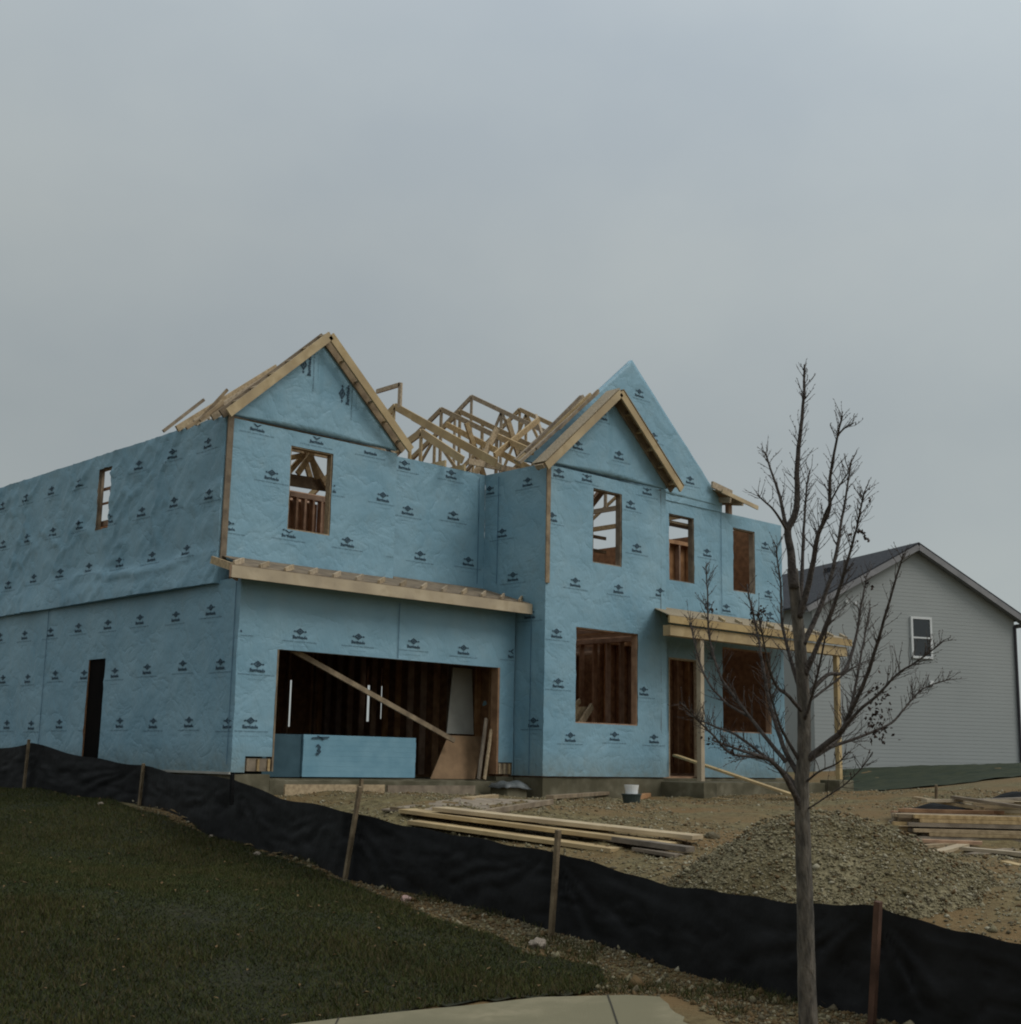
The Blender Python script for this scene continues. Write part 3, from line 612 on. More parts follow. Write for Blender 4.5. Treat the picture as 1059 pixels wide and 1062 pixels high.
# window bucks: a thin frame lining each rough opening
def buck(ax, c, u0, u1, z0, z1, m=WOOD2, dp=.13, off=.02, t=.022):
    def P(u, d, z): return (u, c+d, z) if ax == 'Y' else (c+d, u, z)
    mb = MB(); mb.box(P(u0,off,z0), P(u0+t,off+dp,z1)); mb.box(P(u1-t,off,z0), P(u1,off+dp,z1)); mb.box(P(u0+t,off,z0), P(u1-t,off+dp,z0+t)); mb.box(P(u0+t,off,z1-t), P(u1-t,off+dp,z1))
    mb.build('window_frame', m, H)
buck('Y', .66, 1.25, 2.13, 4.03, 5.49, WOOD); buck('Y', -.76, 7.3, 8.14, 4.03, 5.49); buck('Y', -.76, 6.86, 8.62, .96, 2.75, STUD)
buck('Y', -.16, 10.3, 11.14, 4.06, 5.49); buck('Y', -.135, 12.55, 13.36, 4.06, 5.49); buck('Y', -.135, 12.12, 13.9, .95, 2.78, STUD); buck('X', 0, 4.62, 5.12, 4.33, 5.5, dp=.05, off=0, t=.03)
mb = MB(); mb.box((4.4,.0,.1),(4.4,0,.1)); 
mb = MB(); mb.box((10.27,-.17,-.02),(10.30,.0,2.43)); mb.box((11.30,-.17,-.02),(11.33,.0,2.43)); mb.box((10.30,-.17,2.40),(11.30,.0,2.43)); mb.build('door_frame', WOOD, H)

# ------- roofs: pent roof over the garage
def sheetq(mb, a, b, c, d, t, mi=0):
    a, b, c, d = map(Vector, (a, b, c, d)); n = (b-a).cross(d-a).normalized()*t
    mb.add([a, b, c, d, a-n, b-n, c-n, d-n], [(0,1,2,3),(7,6,5,4),(0,4,5,1),(1,5,6,2),(2,6,7,3),(3,7,4,0)], mi)
mb = MB(); mb.box((-.46,-.455,2.93),(6.0,-.415,3.12)); mb.build('garage_fascia', FASCIA, H)
mb = MB(); mb.bar((-.47,-.43,3.03),(-.04,.06,3.05),.03,.19); mb.build('garage_fascia', STUD, H)
mb = MB(); sheetq(mb, (.0,-.41,3.135), (5.99,-.41,3.135), (5.99,.62,3.43), (.0,.62,3.43), .014); sheetq(mb, (-.46,-.41,3.135), (-.003,-.41,3.135), (-.003,.05,3.267), (-.01,.05,3.266), .014); sheetq(mb, (3.6,.622,3.43), (5.99,.622,3.43), (5.99,.93,3.52), (3.6,.93,3.52), .014)
mb.build('garage_roof_deck', WOOD2, H)
k = 0
for i in range(14):
    x = -.3 + i*.47
    q = MB(); q.bar((x+.1,-.41,3.05),(x+.1,.6,3.33),.04,.12); q.build('rafter', WOOD, H)
    q = MB(); q.bar((x-.1,-.40,3.15),(x+.24,-.12,3.27),.035,.08); q.build('roof_cleat', WOOD, H)
# ------- gable rakes : ladder overhang with lookouts
def rake(cu, cy, half, za, zb, over, tails, name='rake_board', sp=.6, m=FASCIA):
    for s in (-1, 1):
        tail = tails[0 if s < 0 else 1]
        sl = (za-zb)/half; ca = math.atan(sl)
        A = Vector((cu, cy-over, za+.12)); B = Vector((cu+s*(half+tail), cy-over, zb+.12-sl*tail))
        q = MB(); q.bar(A - Vector((0,0,.02)), B - Vector((0,0,.02)), .04, .15, (0,0,1)); q.build(name, m, H)
        q = MB(); q.bar(A + Vector((0,over-.05,.0)), B + Vector((0,over-.05,.0)), .04, .15); q.build('rake_rafter', WOOD2, H)
        L = (B-A).length; n = int(L/sp); d = (B-A)/L
        for i in range(n+1):
            p = A + d*(i*sp+.1); q = MB(); q.bar(p+Vector((0,.022,.02)), p+Vector((0,over-.072,.02)), .04, .09, d.cross(Vector((0,1,0)))); q.build('lookout', WOOD, H)
        q = MB(); nn = Vector((0,-1,0)).cross(d)*(1 if s > 0 else -1)
        if nn.z < 0: nn = -nn
        if cu > 3: q.bar(A + Vector((0,over*.5,0)) + nn*.085, B + Vector((0,over*.5,0)) + nn*.085, over+.06, .012, nn)
        if cu > 3: q.build('rake_sheathing', OSB, H)
rake(1.77, .66, 1.77, 7.42, 5.8, .27, (.18,.12), sp=.45); rake(7.76, -.76, 1.73, 7.34, 5.8, .3, (.32,.14), sp=.45)
for k in range(3):
    q = MB(); q.bar((7.7-.05*k,-.5+.16*k,7.55-.02*k), (5.5+.1*k,-.55+.16*k,5.72+.06*k), .05, .06); q.build('batten', FASCIA if k % 2 else WOOD, H)
# loose slats on the left rake
for a, b, w in (((-1.05,.9,5.35),(-.35,.9,6.02),.035), ((-.45,.8,5.65),(.02,.8,6.25),.03), ((.2,.6,6.12),(1.1,.6,6.98),.03), ((-.75,.7,5.42),(-.1,.7,5.95),.04), ((-.6,.55,5.55),(-.2,.55,5.95),.04), ((1.95,.95,7.35),(3.72,.95,5.72),.045), ((5.6,-.9,5.95),(6.4,-.9,6.65),.04), ((6.5,-.6,6.55),(7.6,-.6,7.55),.04), ((5.8,-.4,6.0),(7.3,-.4,7.4),.04)):
    q = MB(); q.bar(a, b, w, .05); q.build('batten', WOOD2, H)
# ------- trusses
def truss(ax, c, a, b, apex, z0, za, heel=.12, webs=4, cut=None, m=WOOD, tail=.35, hh=.11):
    """ax 'X': lies in the plane X=c and spans a..b in Y"""
    def P(u, z): return Vector((c, u, z)) if ax == 'X' else Vector((u, c, z))
    q = MB(); w = .045
    sa = (za-z0-heel)/(apex-a); sb = (za-z0-heel)/(b-apex)
    q.bar(P(a,z0), P(b,z0), w, hh)
    q.bar(P(a-tail, z0+heel-sa*tail), P(apex,za), w, hh); q.bar(P(b+tail, z0+heel-sb*tail), P(apex,za), w, hh)
    pts = []
    for i in range(1, webs+1):
        t = i/(webs+1); u = a+(b-a)*t; zt = z0+heel+(sa*(u-a) if u < apex else sb*(b-u)); pts.append((u, zt))
    for i, (u, zt) in enumerate(pts):
        q.bar(P(u,z0+.05), P(u,zt-.04), w*.8, .075)
        if i+1 < len(pts):
            if i % 2: q.bar(P(u,z0+.05), P(*pts[i+1])-Vector((0,0,.04)), w*.8, .075)
            else: q.bar(P(u,zt-.04), P(pts[i+1][0],z0+.05), w*.8, .075)
    if all(abs(u-apex) > .15 for u, zt in pts): q.bar(P(apex,z0+.05), P(apex,za-.04), w*.78, .07)
    return q.build('roof_truss', m, H)
Z0 = ZT+.06
for y in (.95, 1.5, 2.1): truss('Y', y, .1, 3.5, 1.8, Z0, 7.3, .12, 3, tail=.25)
truss('X', 5.5, .98, 5.6, 3.25, Z0, 7.5, .45, 1, m=FASCIA, tail=.9, hh=.15)
truss('X', 5.0, .98, 3.2, 1.75, Z0, 6.6, .3, 1, m=FASCIA, tail=.5, hh=.15)
truss('X', 7.4, .3, 7.7, 4.0, Z0, 7.95, .25, 3); truss('X', 8.3, .3, 8.6, 4.4, Z0, 8.15, .25, 4)
for x in (10.5,): truss('X', x, .1, 12.4, 6.5, Z0, 9.35, .25, 6, tail=.2)
truss('X', 12.2, .1, 12.4, 6.5, Z0, 9.35, .25, 5, tail=.2)
piece('hip_post', WOOD, ((5.5,3.1,7.45),(5.5,3.1,7.98),.05,.09)); piece('hip_post', WOOD, ((5.5,3.1,7.95),(5.5,3.9,7.95),.05,.09))
for a, b in (((5.9,-.5,6.0),(7.7,2.6,7.2)), ((6.1,.6,5.9),(6.1,3.4,7.4)), ((6.7,.3,5.9),(6.7,3,7.3)), ((5.6,1,6.0),(8.4,1.2,6.1)), ((6.2,.9,6.2),(8.3,1.8,7.5)), ((7.1,.2,6.1),(8.6,2.2,7.7)), ((6.3,1.6,5.9),(6.9,1.6,7)), ((7.0,2,5.9),(6.4,2,7.1)), ((7.6,1.4,5.9),(7.0,1.4,7.2))):
    piece('valley_rafter', WOOD, (a, b, .045, .12))
# eave tails right of the tall gable
mb = MB(); sheetq(mb, (11.75,-.45,6.16),(12.6,-.45,6.02),(12.6,.5,6.24),(11.75,.5,6.4), .014); mb.build('eave_sheathing', OSB, H)
for x in (12.0, 12.45): piece('eave_tail', WOOD, ((x,-.5,5.98),(x,.9,6.2),.05,.12))
piece('eave_board', FASCIA, ((11.7,-.5,6.14),(13.0,-.5,5.95),.03,.09)); piece('eave_tail', STUD, ((12.45,-.1,5.78),(12.45,-.1,6.0),.12,.1))
piece('eave_tail', WOOD, ((11.6,-.3,6.3),(12.3,-.3,6.2),.05,.14))
# ------- porch
PY = -1.6
mb = MB(); mb.box((9.46,PY-.055,-.08),(9.57,PY+.055,2.67)); mb.build('porch_post', FASCIA, H, bevel=.006)
mb = MB(); mb.box((14.24,PY-.055,-.02),(14.35,PY+.055,2.67)); mb.build('porch_post', FASCIA, H, bevel=.006)
mb = MB(); mb.box((8.5,PY-.09,2.67),(14.6,PY+.09,2.87)); mb.build('porch_beam', FASCIA, H)
mb = MB(); mb.box((8.4,PY-.16,2.90),(14.7,PY-.12,3.035)); mb.build('porch_fascia', FASCIA, H)
mb = MB(); sheetq(mb, (8.4,PY-.15,3.05),(14.72,PY-.15,3.05),(14.72,-.2,3.46),(9.55,-.2,3.46), .014)
mb.build('porch_roof_deck', OSB, H)
for i in range(12):
    x = 8.5 + i*.55
    if x < 9.5: continue
    piece('roof_cleat', FASCIA, ((x,PY-.12,3.07),(x+.3,PY+.25,3.19),.035,.07)); piece('porch_rafter', WOOD, ((x,PY-.11,2.96),(x,-.82 if x < 9.5 else -.2,3.19 if x < 9.5 else 3.37),.04,.13))
mb = MB(); mb.box((9.35,PY-.2,-1.),(9.75,-.15,-.1)); mb.box((9.75,PY+.15,-1.),(14.0,-.15,-.1)); mb.build('porch_slab', CONC, H, bevel=.01)
mb = MB(); mb.box((14.0,PY-.2,-1.),(14.55,PY+.3,-.03)); mb.build('porch_pier', CONC, H, bevel=.015)

# ------- things around the garage
def thing(name, label, cat, loc, group=None):
    return tag(empty(name, loc), label, cat, group)
BXF = [(0,1,2,3),(7,6,5,4),(0,4,5,1),(1,5,6,2),(2,6,7,3),(3,7,4,0)]
t = thing('concrete_pier', 'squat concrete pier with grey sheeting at right foot of garage opening', 'pier', (5.6,-.35,-.8))
mb = MB(); mb.box((5.35,-.55,-.9),(5.85,-.1,-.2)); mb.build('pier_block', CONC, t, bevel=.02)
mb = MB(); 
for i in range(9):
    for j in range(9):
        x = 5.28+.64*i/8; y = -.62+.56*j/8; e = max(abs(i-4), abs(j-4))/4
        mb.v.append((x, y, -.19 + .08*(1-e**1.5) + .05*noise.noise(Vector((x*6, y*6, 0))) - (.05 if e > .9 else 0)))
for i in range(8):
    for j in range(8): mb.f.append((i*9+j, (i+1)*9+j, (i+1)*9+j+1, i*9+j+1)); mb.m.append(0)
o = mb.build('plastic_cover', PLASTIC, t, smooth=True); sm = o.modifiers.new('s', 'SOLIDIFY'); sm.thickness = .004
def single(name, m, label, cat, build, group=None, bevel=0, smooth=False):
    mb = MB(); build(mb); o = mb.build(name, m, None, bevel=bevel, smooth=smooth); return tag(o, label, cat, group)
single('form_board', WOOD, 'long tan form board on edge below the garage opening, left half', 'board', lambda m: m.box((.78,-.35,-.42),(2.75,-.31,-.19)), 'form boards along the garage apron')
single('form_board', WOOD2, 'shorter tan form board on edge below the garage opening, right half', 'board', lambda m: m.box((2.8,-.37,-.42),(4.75,-.33,-.2)), 'form boards along the garage apron')
single('form_stake', STAKE, 'short wooden stake pinning the form boards below the garage opening', 'stake', lambda m: m.box((2.2,-.42,-.75),(2.25,-.375,-.1)))
# blue foam bundle
t = thing('foam_board_stack', 'stack of light blue foam boards with a marked figure three in the garage mouth', 'board stack', (2.2,.6,-.1))
a0 = on(283, 808, 'Z', -.1); FX = Vector((1,0,0))
for i in range(8):
    z = -.085+i*.0865; jx = random.uniform(-.004,.004)
    q = MB(); q.box((1.62+jx,.42,z),(4.02+jx,1.7,z+.0855)); q.build('foam_sheet', FOAM, t)
q = MB(); q.box((.86,.46,-.09),(1.60,1.6,.60)); o = q.build('shaded_foam_end', FOAM_SHADE, t); o['label'] = 'left end of the stack with its shade painted dark'
V, F = text_geo('3', .24, .006); q = MB(); q.add([(1.92+x, .4, .28+y) for x, y in V], F)
q.bar((1.77,.4,.55),(2.12,.4,.57),.006,.022); q.bar((1.88,.4,.585),(2.02,.4,.53),.006,.02); q.build('marker_figure', PRINT, t)
single('diagonal_brace', WOOD2, 'long diagonal brace board crossing the garage opening', 'board', lambda m: m.bar((1.1,.2,1.98),(4.85,.34,.58),.045,.085))
single('gypsum_board', GYP, 'pale grey wallboard sheet leaning high at the right of the garage', 'sheet', lambda m: m.add([Vector(p) for p in ((5.15,.9,.72),(5.82,.9,.72),(5.83,1.0,1.96),(5.35,1.0,1.96),(5.15,.914,.72),(5.82,.914,.72),(5.83,1.014,1.96),(5.35,1.014,1.96))], BXF))
single('leaning_plywood', mat('ply_brown', (.17,.105,.055), (.24,.15,.08), 5, 7, .8), 'brown plywood sheet leaning inside the right end of the garage mouth', 'sheet', lambda m: m.add([Vector(p) for p in ((4.28,.3,-.1),(5.34,.3,-.1),(5.83,.62,.68),(4.95,.62,.68),(4.28,.315,-.1),(5.34,.315,-.1),(5.83,.635,.68),(4.95,.635,.68))], BXF))
single('leaning_board', WOOD2, 'narrow pale board leaning on the right garage jamb', 'board', lambda m: m.bar((5.2,.05,-.1),(5.5,.2,1.0),.03,.10))
single('leaning_board', WOOD, 'thin orange board leaning beside the brown plywood at the jamb', 'board', lambda m: m.bar((5.32,.02,-.1),(5.54,.1,.8),.03,.07))
single('window_offcut', WOOD, 'pair of tan boards lying askew inside the living room window', 'board', lambda m: (m.bar((7.1,.3,1.15),(8.4,.4,1.2),.04,.28), m.bar((7.2,.1,.95),(8.3,.5,1.45),.04,.1)))
single('sill_lumber', WOOD, 'tan board leaning diagonally behind the living room window sill', 'board', lambda m: m.bar((7.6,.05,.7),(8.45,.3,1.35),.04,.14))

# ------------------------------------------------------------------ boards on the ground
def ground_board(px0, px1, w, h, label, m=WOOD, name='plank', lift=.0, group=None, tilt=0):
    a = ghit(*px0); b = ghit(*px1); a = a + Vector((0,0,lift+h/2)); b = b + Vector((0,0,lift+h/2)); 
    q = MB(); d = (b-a); L = d.length; n = 8; mid = 0
    q.bar(a, b, w, h); o = q.build(name, m, None, bevel=.004); tag(o, label, 'plank', group); return o
G = 'long planks lying behind the silt fence'
ground_board((422,849),(700,884),.38,.05,'long pale plank at the front left of the ground pile, nearest the fence', FASCIA, lift=.05, group=G)
ground_board((430,856),(640,887),.30,.05,'lowest pale plank half hidden by the fence fabric', FASCIA, lift=.01, group=G)
ground_board((455,852),(724,882),.34,.05,'uppermost cream plank reaching farthest right toward the gravel heap', FASCIA, lift=.11, group=G)
ground_board((470,847),(640,866),.16,.04,'weathered brown plank just behind the cream planks', WOOD2, lift=.04, group=G)
ground_board((590,873),(716,890),.16,.06,'short brown plank under the right end of the long planks', WOOD2, lift=.06, group=G)
ground_board((580,862),(722,876),.12,.04,'narrow tan plank along the rear edge of the long planks', WOOD, lift=.05, group=G)
ground_board((660,886),(705,893),.14,.04,'stubby grey plank end at the edge of the gravel heap', WOOD2, lift=.02, group=G)
pa = [ghit(*p) for p in ((395,846),(480,833),(566,836),(500,853))]
mb = MB(); sheetq(mb, *[p+Vector((0,0,.06)) for p in pa], .02); o = mb.build('plywood_sheet', WOOD2, None); tag(o, 'brown plywood sheet lying flat in front of the garage pier', 'sheet')
if o.data.polygons[0].normal.z < 0: o.data.flip_normals()
ground_board((490,853),(572,839),.07,.07,'weathered timber along the right edge of the flat plywood', WOOD2, 'timber', lift=.06)
ground_board((405,846),(500,855),.05,.05,'thin dark timber along the near edge of the flat plywood', STAKE, 'timber', lift=.05)
ground_board((570,833),(648,826),.13,.06,'grey brown plank lying below the living room wall', WOOD2, lift=.06)
ground_board((655,832),(680,826),.12,.08,'dark reddish timber end beside the green bucket', STUD, 'timber', lift=.02)
ground_board((900,868),(934,878),.16,.02,'whitish scrap board lying left of the lumber bundles', GYP, 'scrap_board', lift=.01)
ground_board((906,880),(950,884),.12,.02,'pale narrow scrap board in front of the lumber bundles', FASCIA, 'scrap_board', lift=.01)
ground_board((1010,890),(1050,884),.2,.03,'grey brown scrap board in front of the right lumber bundle', WOOD2, 'scrap_board', lift=.01)
ground_board((1042,898),(1075,906),.10,.03,'whitish scrap board at the right edge of the site', FASCIA, 'scrap_board', lift=.01)
for px, lab in (((470,840),'splintered orange wood scrap by the concrete pier'),):
    ground_board((484,834),(512,830),.16,.09,lab,WOOD,'wood_scrap',lift=.0)
ground_board((735,829),(760,831),.1,.04,'small orange board scrap on the soil before the porch',WOOD,'wood_scrap',lift=.0)
# board leaning from the doorway down to the soil
q = MB(); a = Vector((10.3,-.3,.42)); b = ghit(835,832)+Vector((0,0,.05)); q.bar(a, b, .12, .04); tag(q.build('ramp_plank', FASCIA, None), 'pale board slanting from the front doorway down past the porch post', 'plank')
# bucket with a white cup
p = ghit(655, 836)
t = thing('bucket', 'dark green bucket in the gravel before the living room wall', 'bucket', (p.x, p.y, p.z))
q = MB(); q.tube([(p.x,p.y,p.z-.02),(p.x,p.y,p.z+.02),(p.x,p.y,p.z+.17)], [.12,.125,.155], 20); q.build('bucket_body', BUCKET, t, smooth=False)
q = MB(); q.tube([(p.x,p.y,p.z+.17),(p.x,p.y,p.z+.19)], [.165,.165], 20); q.build('bucket_rim', BUCKET, t)
q = MB(); q.tube([(p.x,p.y,p.z+.191),(p.x,p.y,p.z+.25),(p.x,p.y,p.z+.33)], [.10,.105,.12], 18); tag(q.build('white_tub', CUP, None), 'small white tub standing on the green bucket', 'tub')

# lumber bundles on the right
def bundle(x0, x1, y, d, nrow, ncol, w, h, label, m1, m2, zoff=0, bunks=True):
    a = ghit(x0, y); rr_ = Vector((RT.x, RT.y, 0)).normalized(); b = a + rr_*((x1-x0)*(a-CP).length/FPX) - Vector((FW.x, FW.y, 0))*.3; a.z = b.z = max(a.z, h1(b.x, b.y)-.1) + .07 + zoff
    t = thing('lumber_bundle', label, 'lumber', (a.x, a.y, a.z-.07), 'lumber bundles at the right of the site')
    dr = (b-a).normalized(); back = Vector((-dr.y, dr.x, 0)); 
    if back.dot(FW) < 0: back = -back
    for i in range(ncol):
        for j in range(nrow):
            e = random.uniform(-.16,.16); q = MB(); e2_ = back*random.uniform(-.015,.015); e3_ = back*random.uniform(-.02,.02)
            q.bar(a+dr*e+e2_+back*(w*i)+Vector((0,0,h*(j+.5))), b+dr*e+e3_+back*(w*i)+Vector((0,0,h*(j+.5))), w*.97, h*.93); q.build('board', m1 if (j+i) % 3 else m2, t)
    for f in ((.18, .7) if bunks else ()):
        c = a.lerp(b, f); q = MB(); q.bar(c-back*.1-Vector((0,0,.035)), c+back*(w*ncol)-Vector((0,0,.035)), .09, .07); q.build('bunk', WOOD2, t)
    return t, a, b, back
bundle(950,1130,877,0,3,6,.14,.042,'front lumber bundle lying low at the right of the site',WOOD,WOOD2)
bundle(940,1130,876,0,3,4,.14,.045,'second tier lumber bundle stacked on the front one',WOOD,WOOD2,zoff=.145,bunks=False)
bundle(925,1000,880,0,1,3,.14,.04,'thin dark boards jutting left at the foot of the front bundle',WOOD2,STUD)
bundle(1012,1140,853,0,4,4,.16,.05,'short pale bundle behind with light end grain',FASCIA,OSB)
bundle(935,1020,855,0,3,4,.14,.045,'low dark wet bundle behind the front bundles',STUD,DARKW)
for i, (x0, y0, x1, y1, up_) in enumerate(((925,872,985,864,.05),(960,868,1050,861,.40),(990,866,1075,872,.42),(938,884,1010,879,.02),(1000,886,1070,893,.03),(1015,858,1080,850,.3),(950,862,1020,868,.38),(970,890,1000,882,.02))):
    a = ghit(x0, y0); b = ghit(x1, y1); b.z = min(b.z, a.z+.1); q = MB(); q.bar(a+Vector((0,0,up_+.03)), b+Vector((0,0,up_*.8+.03)), .13, .035)
    tag(q.build('plank', (WOOD, FASCIA, WOOD2)[i % 3], None), 'loose board lying crooked on or beside the lumber bundles at right', 'plank', 'loose boards around the lumber bundles')
def tarp(px, py, d, w, dp, h, label):
    c = ghit(px, py); mb = MB(); n = 14; r = Vector((RT.x, RT.y, 0)).normalized(); b = Vector((FW.x, FW.y, 0)).normalized()
    for i in range(n+1):
        for j in range(n+1):
            u = 2*i/n-1; v = 2*j/n-1; k = max(0, 1-abs(u)**2.2)*max(0, 1-abs(v)**2.2)
            p = c + r*(u*w/2) + b*(v*dp/2) + Vector((0,0,h*k**.6 + .05*noise.noise(Vector((u*3, v*3, px))) + .01)); mb.v.append(tuple(p))
    for i in range(n):
        for j in range(n): mb.f.append((i*(n+1)+j,(i+1)*(n+1)+j,(i+1)*(n+1)+j+1,i*(n+1)+j+1)); mb.m.append(0)
    o = mb.build('tarp', TARP, None, smooth=True); s = o.modifiers.new('s','SOLIDIFY'); s.thickness = .01; tag(o, label, 'tarp')
tarp(985, 852, 18.2, 1.3, .7, .22, 'black tarp draped over the rear lumber at right')
tarp(1088, 842, 20, 1.9, 1.0, .27, 'black covered heap at the far right edge of the site')
single('survey_stake', STAKE, 'thin upright stake standing behind the rear lumber', 'stake', lambda m: m.bar(at(971,832,22), at(971,814,22), .035, .035, (0,1,0)))

# ------------------------------------------------------------------ silt fence
t = thing('silt_fence', 'sagging black silt fence on wooden stakes along the lawn edge', 'fence', tuple(at(*FB[4])))
FT = [(-90,775),(0,775.5),(33,770.5),(87,785.5),(149,793.5),(180,802),(243,808),(290,827),(364,843),(450,862),(577,884),(642,903),(693,918),(832,937),(909,940),(960,956),(995,966),(1059,979),(1160,990)]
fx = [p[0] for p in FB]; fd = [p[2] for p in FB]; fy = [p[1] for p in FB]
crease_ = lambda a: max(0., 1-abs(a)/.12)
cols = np.concatenate([np.arange(-90, 1160, 3)]); NR = 24; mb = MB()
stx = [27, 146, 242, 360, 574, 907]
for cx_ in cols:
    d = float(np.interp(cx_, fx, fd)); yb = float(np.interp(cx_, fx, fy)); yt = float(np.interp(cx_, [p[0] for p in FT], [p[1] for p in FT])); yt += .9*math.sin(cx_*.11)+.6*math.sin(cx_*.047+1)
    B = at(cx_, yb, d); T = at(cx_, yt, d); B = B - Vector((0,0,.06)); nb = Vector((FW.x, FW.y, 0)).normalized()
    ds = min(abs(cx_-s) for s in stx)/(FPX/d)
    for j in range(NR+1):
        f = j/NR; p = B.lerp(T, f); k = math.sin(math.pi*f)
        belly = -.05*k*min(1, ds/.5) - .13*(1-f)**2.2
        ang = math.atan2(f-1.0, (cx_-min(stx, key=lambda s: abs(cx_-s)))/(FPX/d)*.9+1e-3)
        wv = .026*math.sin(17*ang+3*math.sin(5*ang)+4*fbm(p.x, p.y, p.z, 1.5, 2))*math.exp(-ds/1.)*k + .018*fbm(p.x*.8, p.y*.8, p.z*2.2, 1.2, 3)*k + 0.022*crease_(fbm(p.x*.7+p.z, p.y*.7, p.z*2.5, 2.2, 2))*k
        mb.v.append(tuple(p + nb*(belly+wv)))
for i in range(len(cols)-1):
    for j in range(NR): mb.f.append((i*(NR+1)+j, (i+1)*(NR+1)+j, (i+1)*(NR+1)+j+1, i*(NR+1)+j+1)); mb.m.append(0)
mb.build('fence_fabric', FABRIC, t, smooth=True)
for (xt, yt, xb, yb, d, m) in ((30,767,24,820,23.9,STAKE),(149,792,143,842,21.4,STAKE),(241,803,240.5,822,17.8,TARP),(373.5,816,356,911,14.95,STAKE),(579,861,571,966,12.22,STAKE),(911,935,903,1053,9.03,mat('stake_dark',(.055,.028,.018),(.11,.058,.038),7,8,.85))):
    d -= .2; q = MB(); a = at(xb, yb+3, d)-Vector((0,0,.12)); q.bar(a, at(xt, yt, d), .042, .042, (0,1,0)); q.build('stake', m, t)

# ------------------------------------------------------------------ young tree
TD = 8.0
base = at(838.5, 1082, TD); base.z = h1(base.x, base.y)
T_ = thing('young_tree', 'young bare street tree with a grey trunk in front of the fence', 'tree', tuple(base))
def tp(x, y, dd=0): return at(x, y, TD+dd)
def path(pts, z0, z1, n=5):
    r = []; m = len(pts)
    L = [0]
    for p, q in zip(pts, pts[1:]): L.append(L[-1]+math.hypot(q[0]-p[0], q[1]-p[1]))
    for i, (p, q) in enumerate(zip(pts, pts[1:])):
        p0 = pts[max(i-1,0)]; q1 = pts[min(i+2,m-1)]
        for k in range(n):
            t = k/n; f = (L[i]+(L[i+1]-L[i])*t)/L[-1]
            c = [.5*(2*p[a]+(q[a]-p0[a])*t+(2*p0[a]-5*p[a]+4*q[a]-q1[a])*t*t+(3*p[a]-p0[a]-3*q[a]+q1[a])*t**3) for a in (0,1)]
            r.append((tp(c[0]+.7*noise.noise(Vector((c[0]*.1,c[1]*.1,1))), c[1], z0+(z1-z0)*f), f))
    r.append((tp(*pts[-1], z1), 1)); return r
def px2m(p): return p*TD/FPX
def limb(name, pts, w0, w1, z0, z1, tw=1., m=BARK, n=8, twl=.22):
    r = path(pts, z0, z1); P3 = [a for a, f in r]; W = [(1.12 if name == 'trunk' else 1.28)*px2m(w0+(w1-w0)*f**.8)/2 for a, f in r]
    mb = MB(); mb.tube(P3, W, n)
    # twigs with buds
    if tw:
        L = sum((P3[i+1]-P3[i]).length for i in range(len(P3)-1)); cnt = int(L*44*tw)
        for _ in range(cnt):
            f = random.uniform(.15, 1)**.8; i = min(len(P3)-2, int(f*(len(P3)-1))); p = P3[i].lerp(P3[i+1], random.random()); d = (P3[i+1]-P3[i]).normalized()
            sd = Vector((random.gauss(0,1), random.gauss(0,1), random.gauss(0,1))); sd = (sd-d*sd.dot(d)).normalized()
            ln = random.uniform(.3, 1)*twl*(1.2-f*.7); dr = (d*.9 + sd*.9 + Vector((0,0,.25))).normalized()
            q = [p]; 
            for s in range(4): dr = (dr + Vector((random.gauss(0,.13), random.gauss(0,.13), random.gauss(0,.08)+.06))).normalized(); q.append(q[-1]+dr*ln/4)
            rr = random.uniform(.0012,.002)
            mb.tube(q, [rr*1.25, rr*1.1, rr, rr*.8, rr*.6], 4, 1)
            for s in (1,2,3,4):
                if random.random() < .7:
                    b = q[s]; e = b + (sd*random.uniform(-1,1)+dr*.8).normalized()*.012; mb.tube([b, b.lerp(e,.5), e], [.0014,.0025,.0006], 4, 1)
            if random.random() < .3:
                b = q[2]; dr2 = (dr + sd.cross(d)*random.uniform(-1,1)).normalized(); mb.tube([b, b+dr2*ln*.35, b+dr2*ln*.6+Vector((0,0,.01))], [rr*.8, rr*.7, rr*.5], 4, 1)
    o = mb.build(name, [m, TWIG], T_, smooth=True); return P3
limb('trunk', [(839,1085),(836.5,1000),(834.5,920),(832.5,860),(831.5,815),(834,780),(834,740),(832,700),(829,660),(826,632),(822,590)], 18.5, 10, 0, .02, .25, n=14)
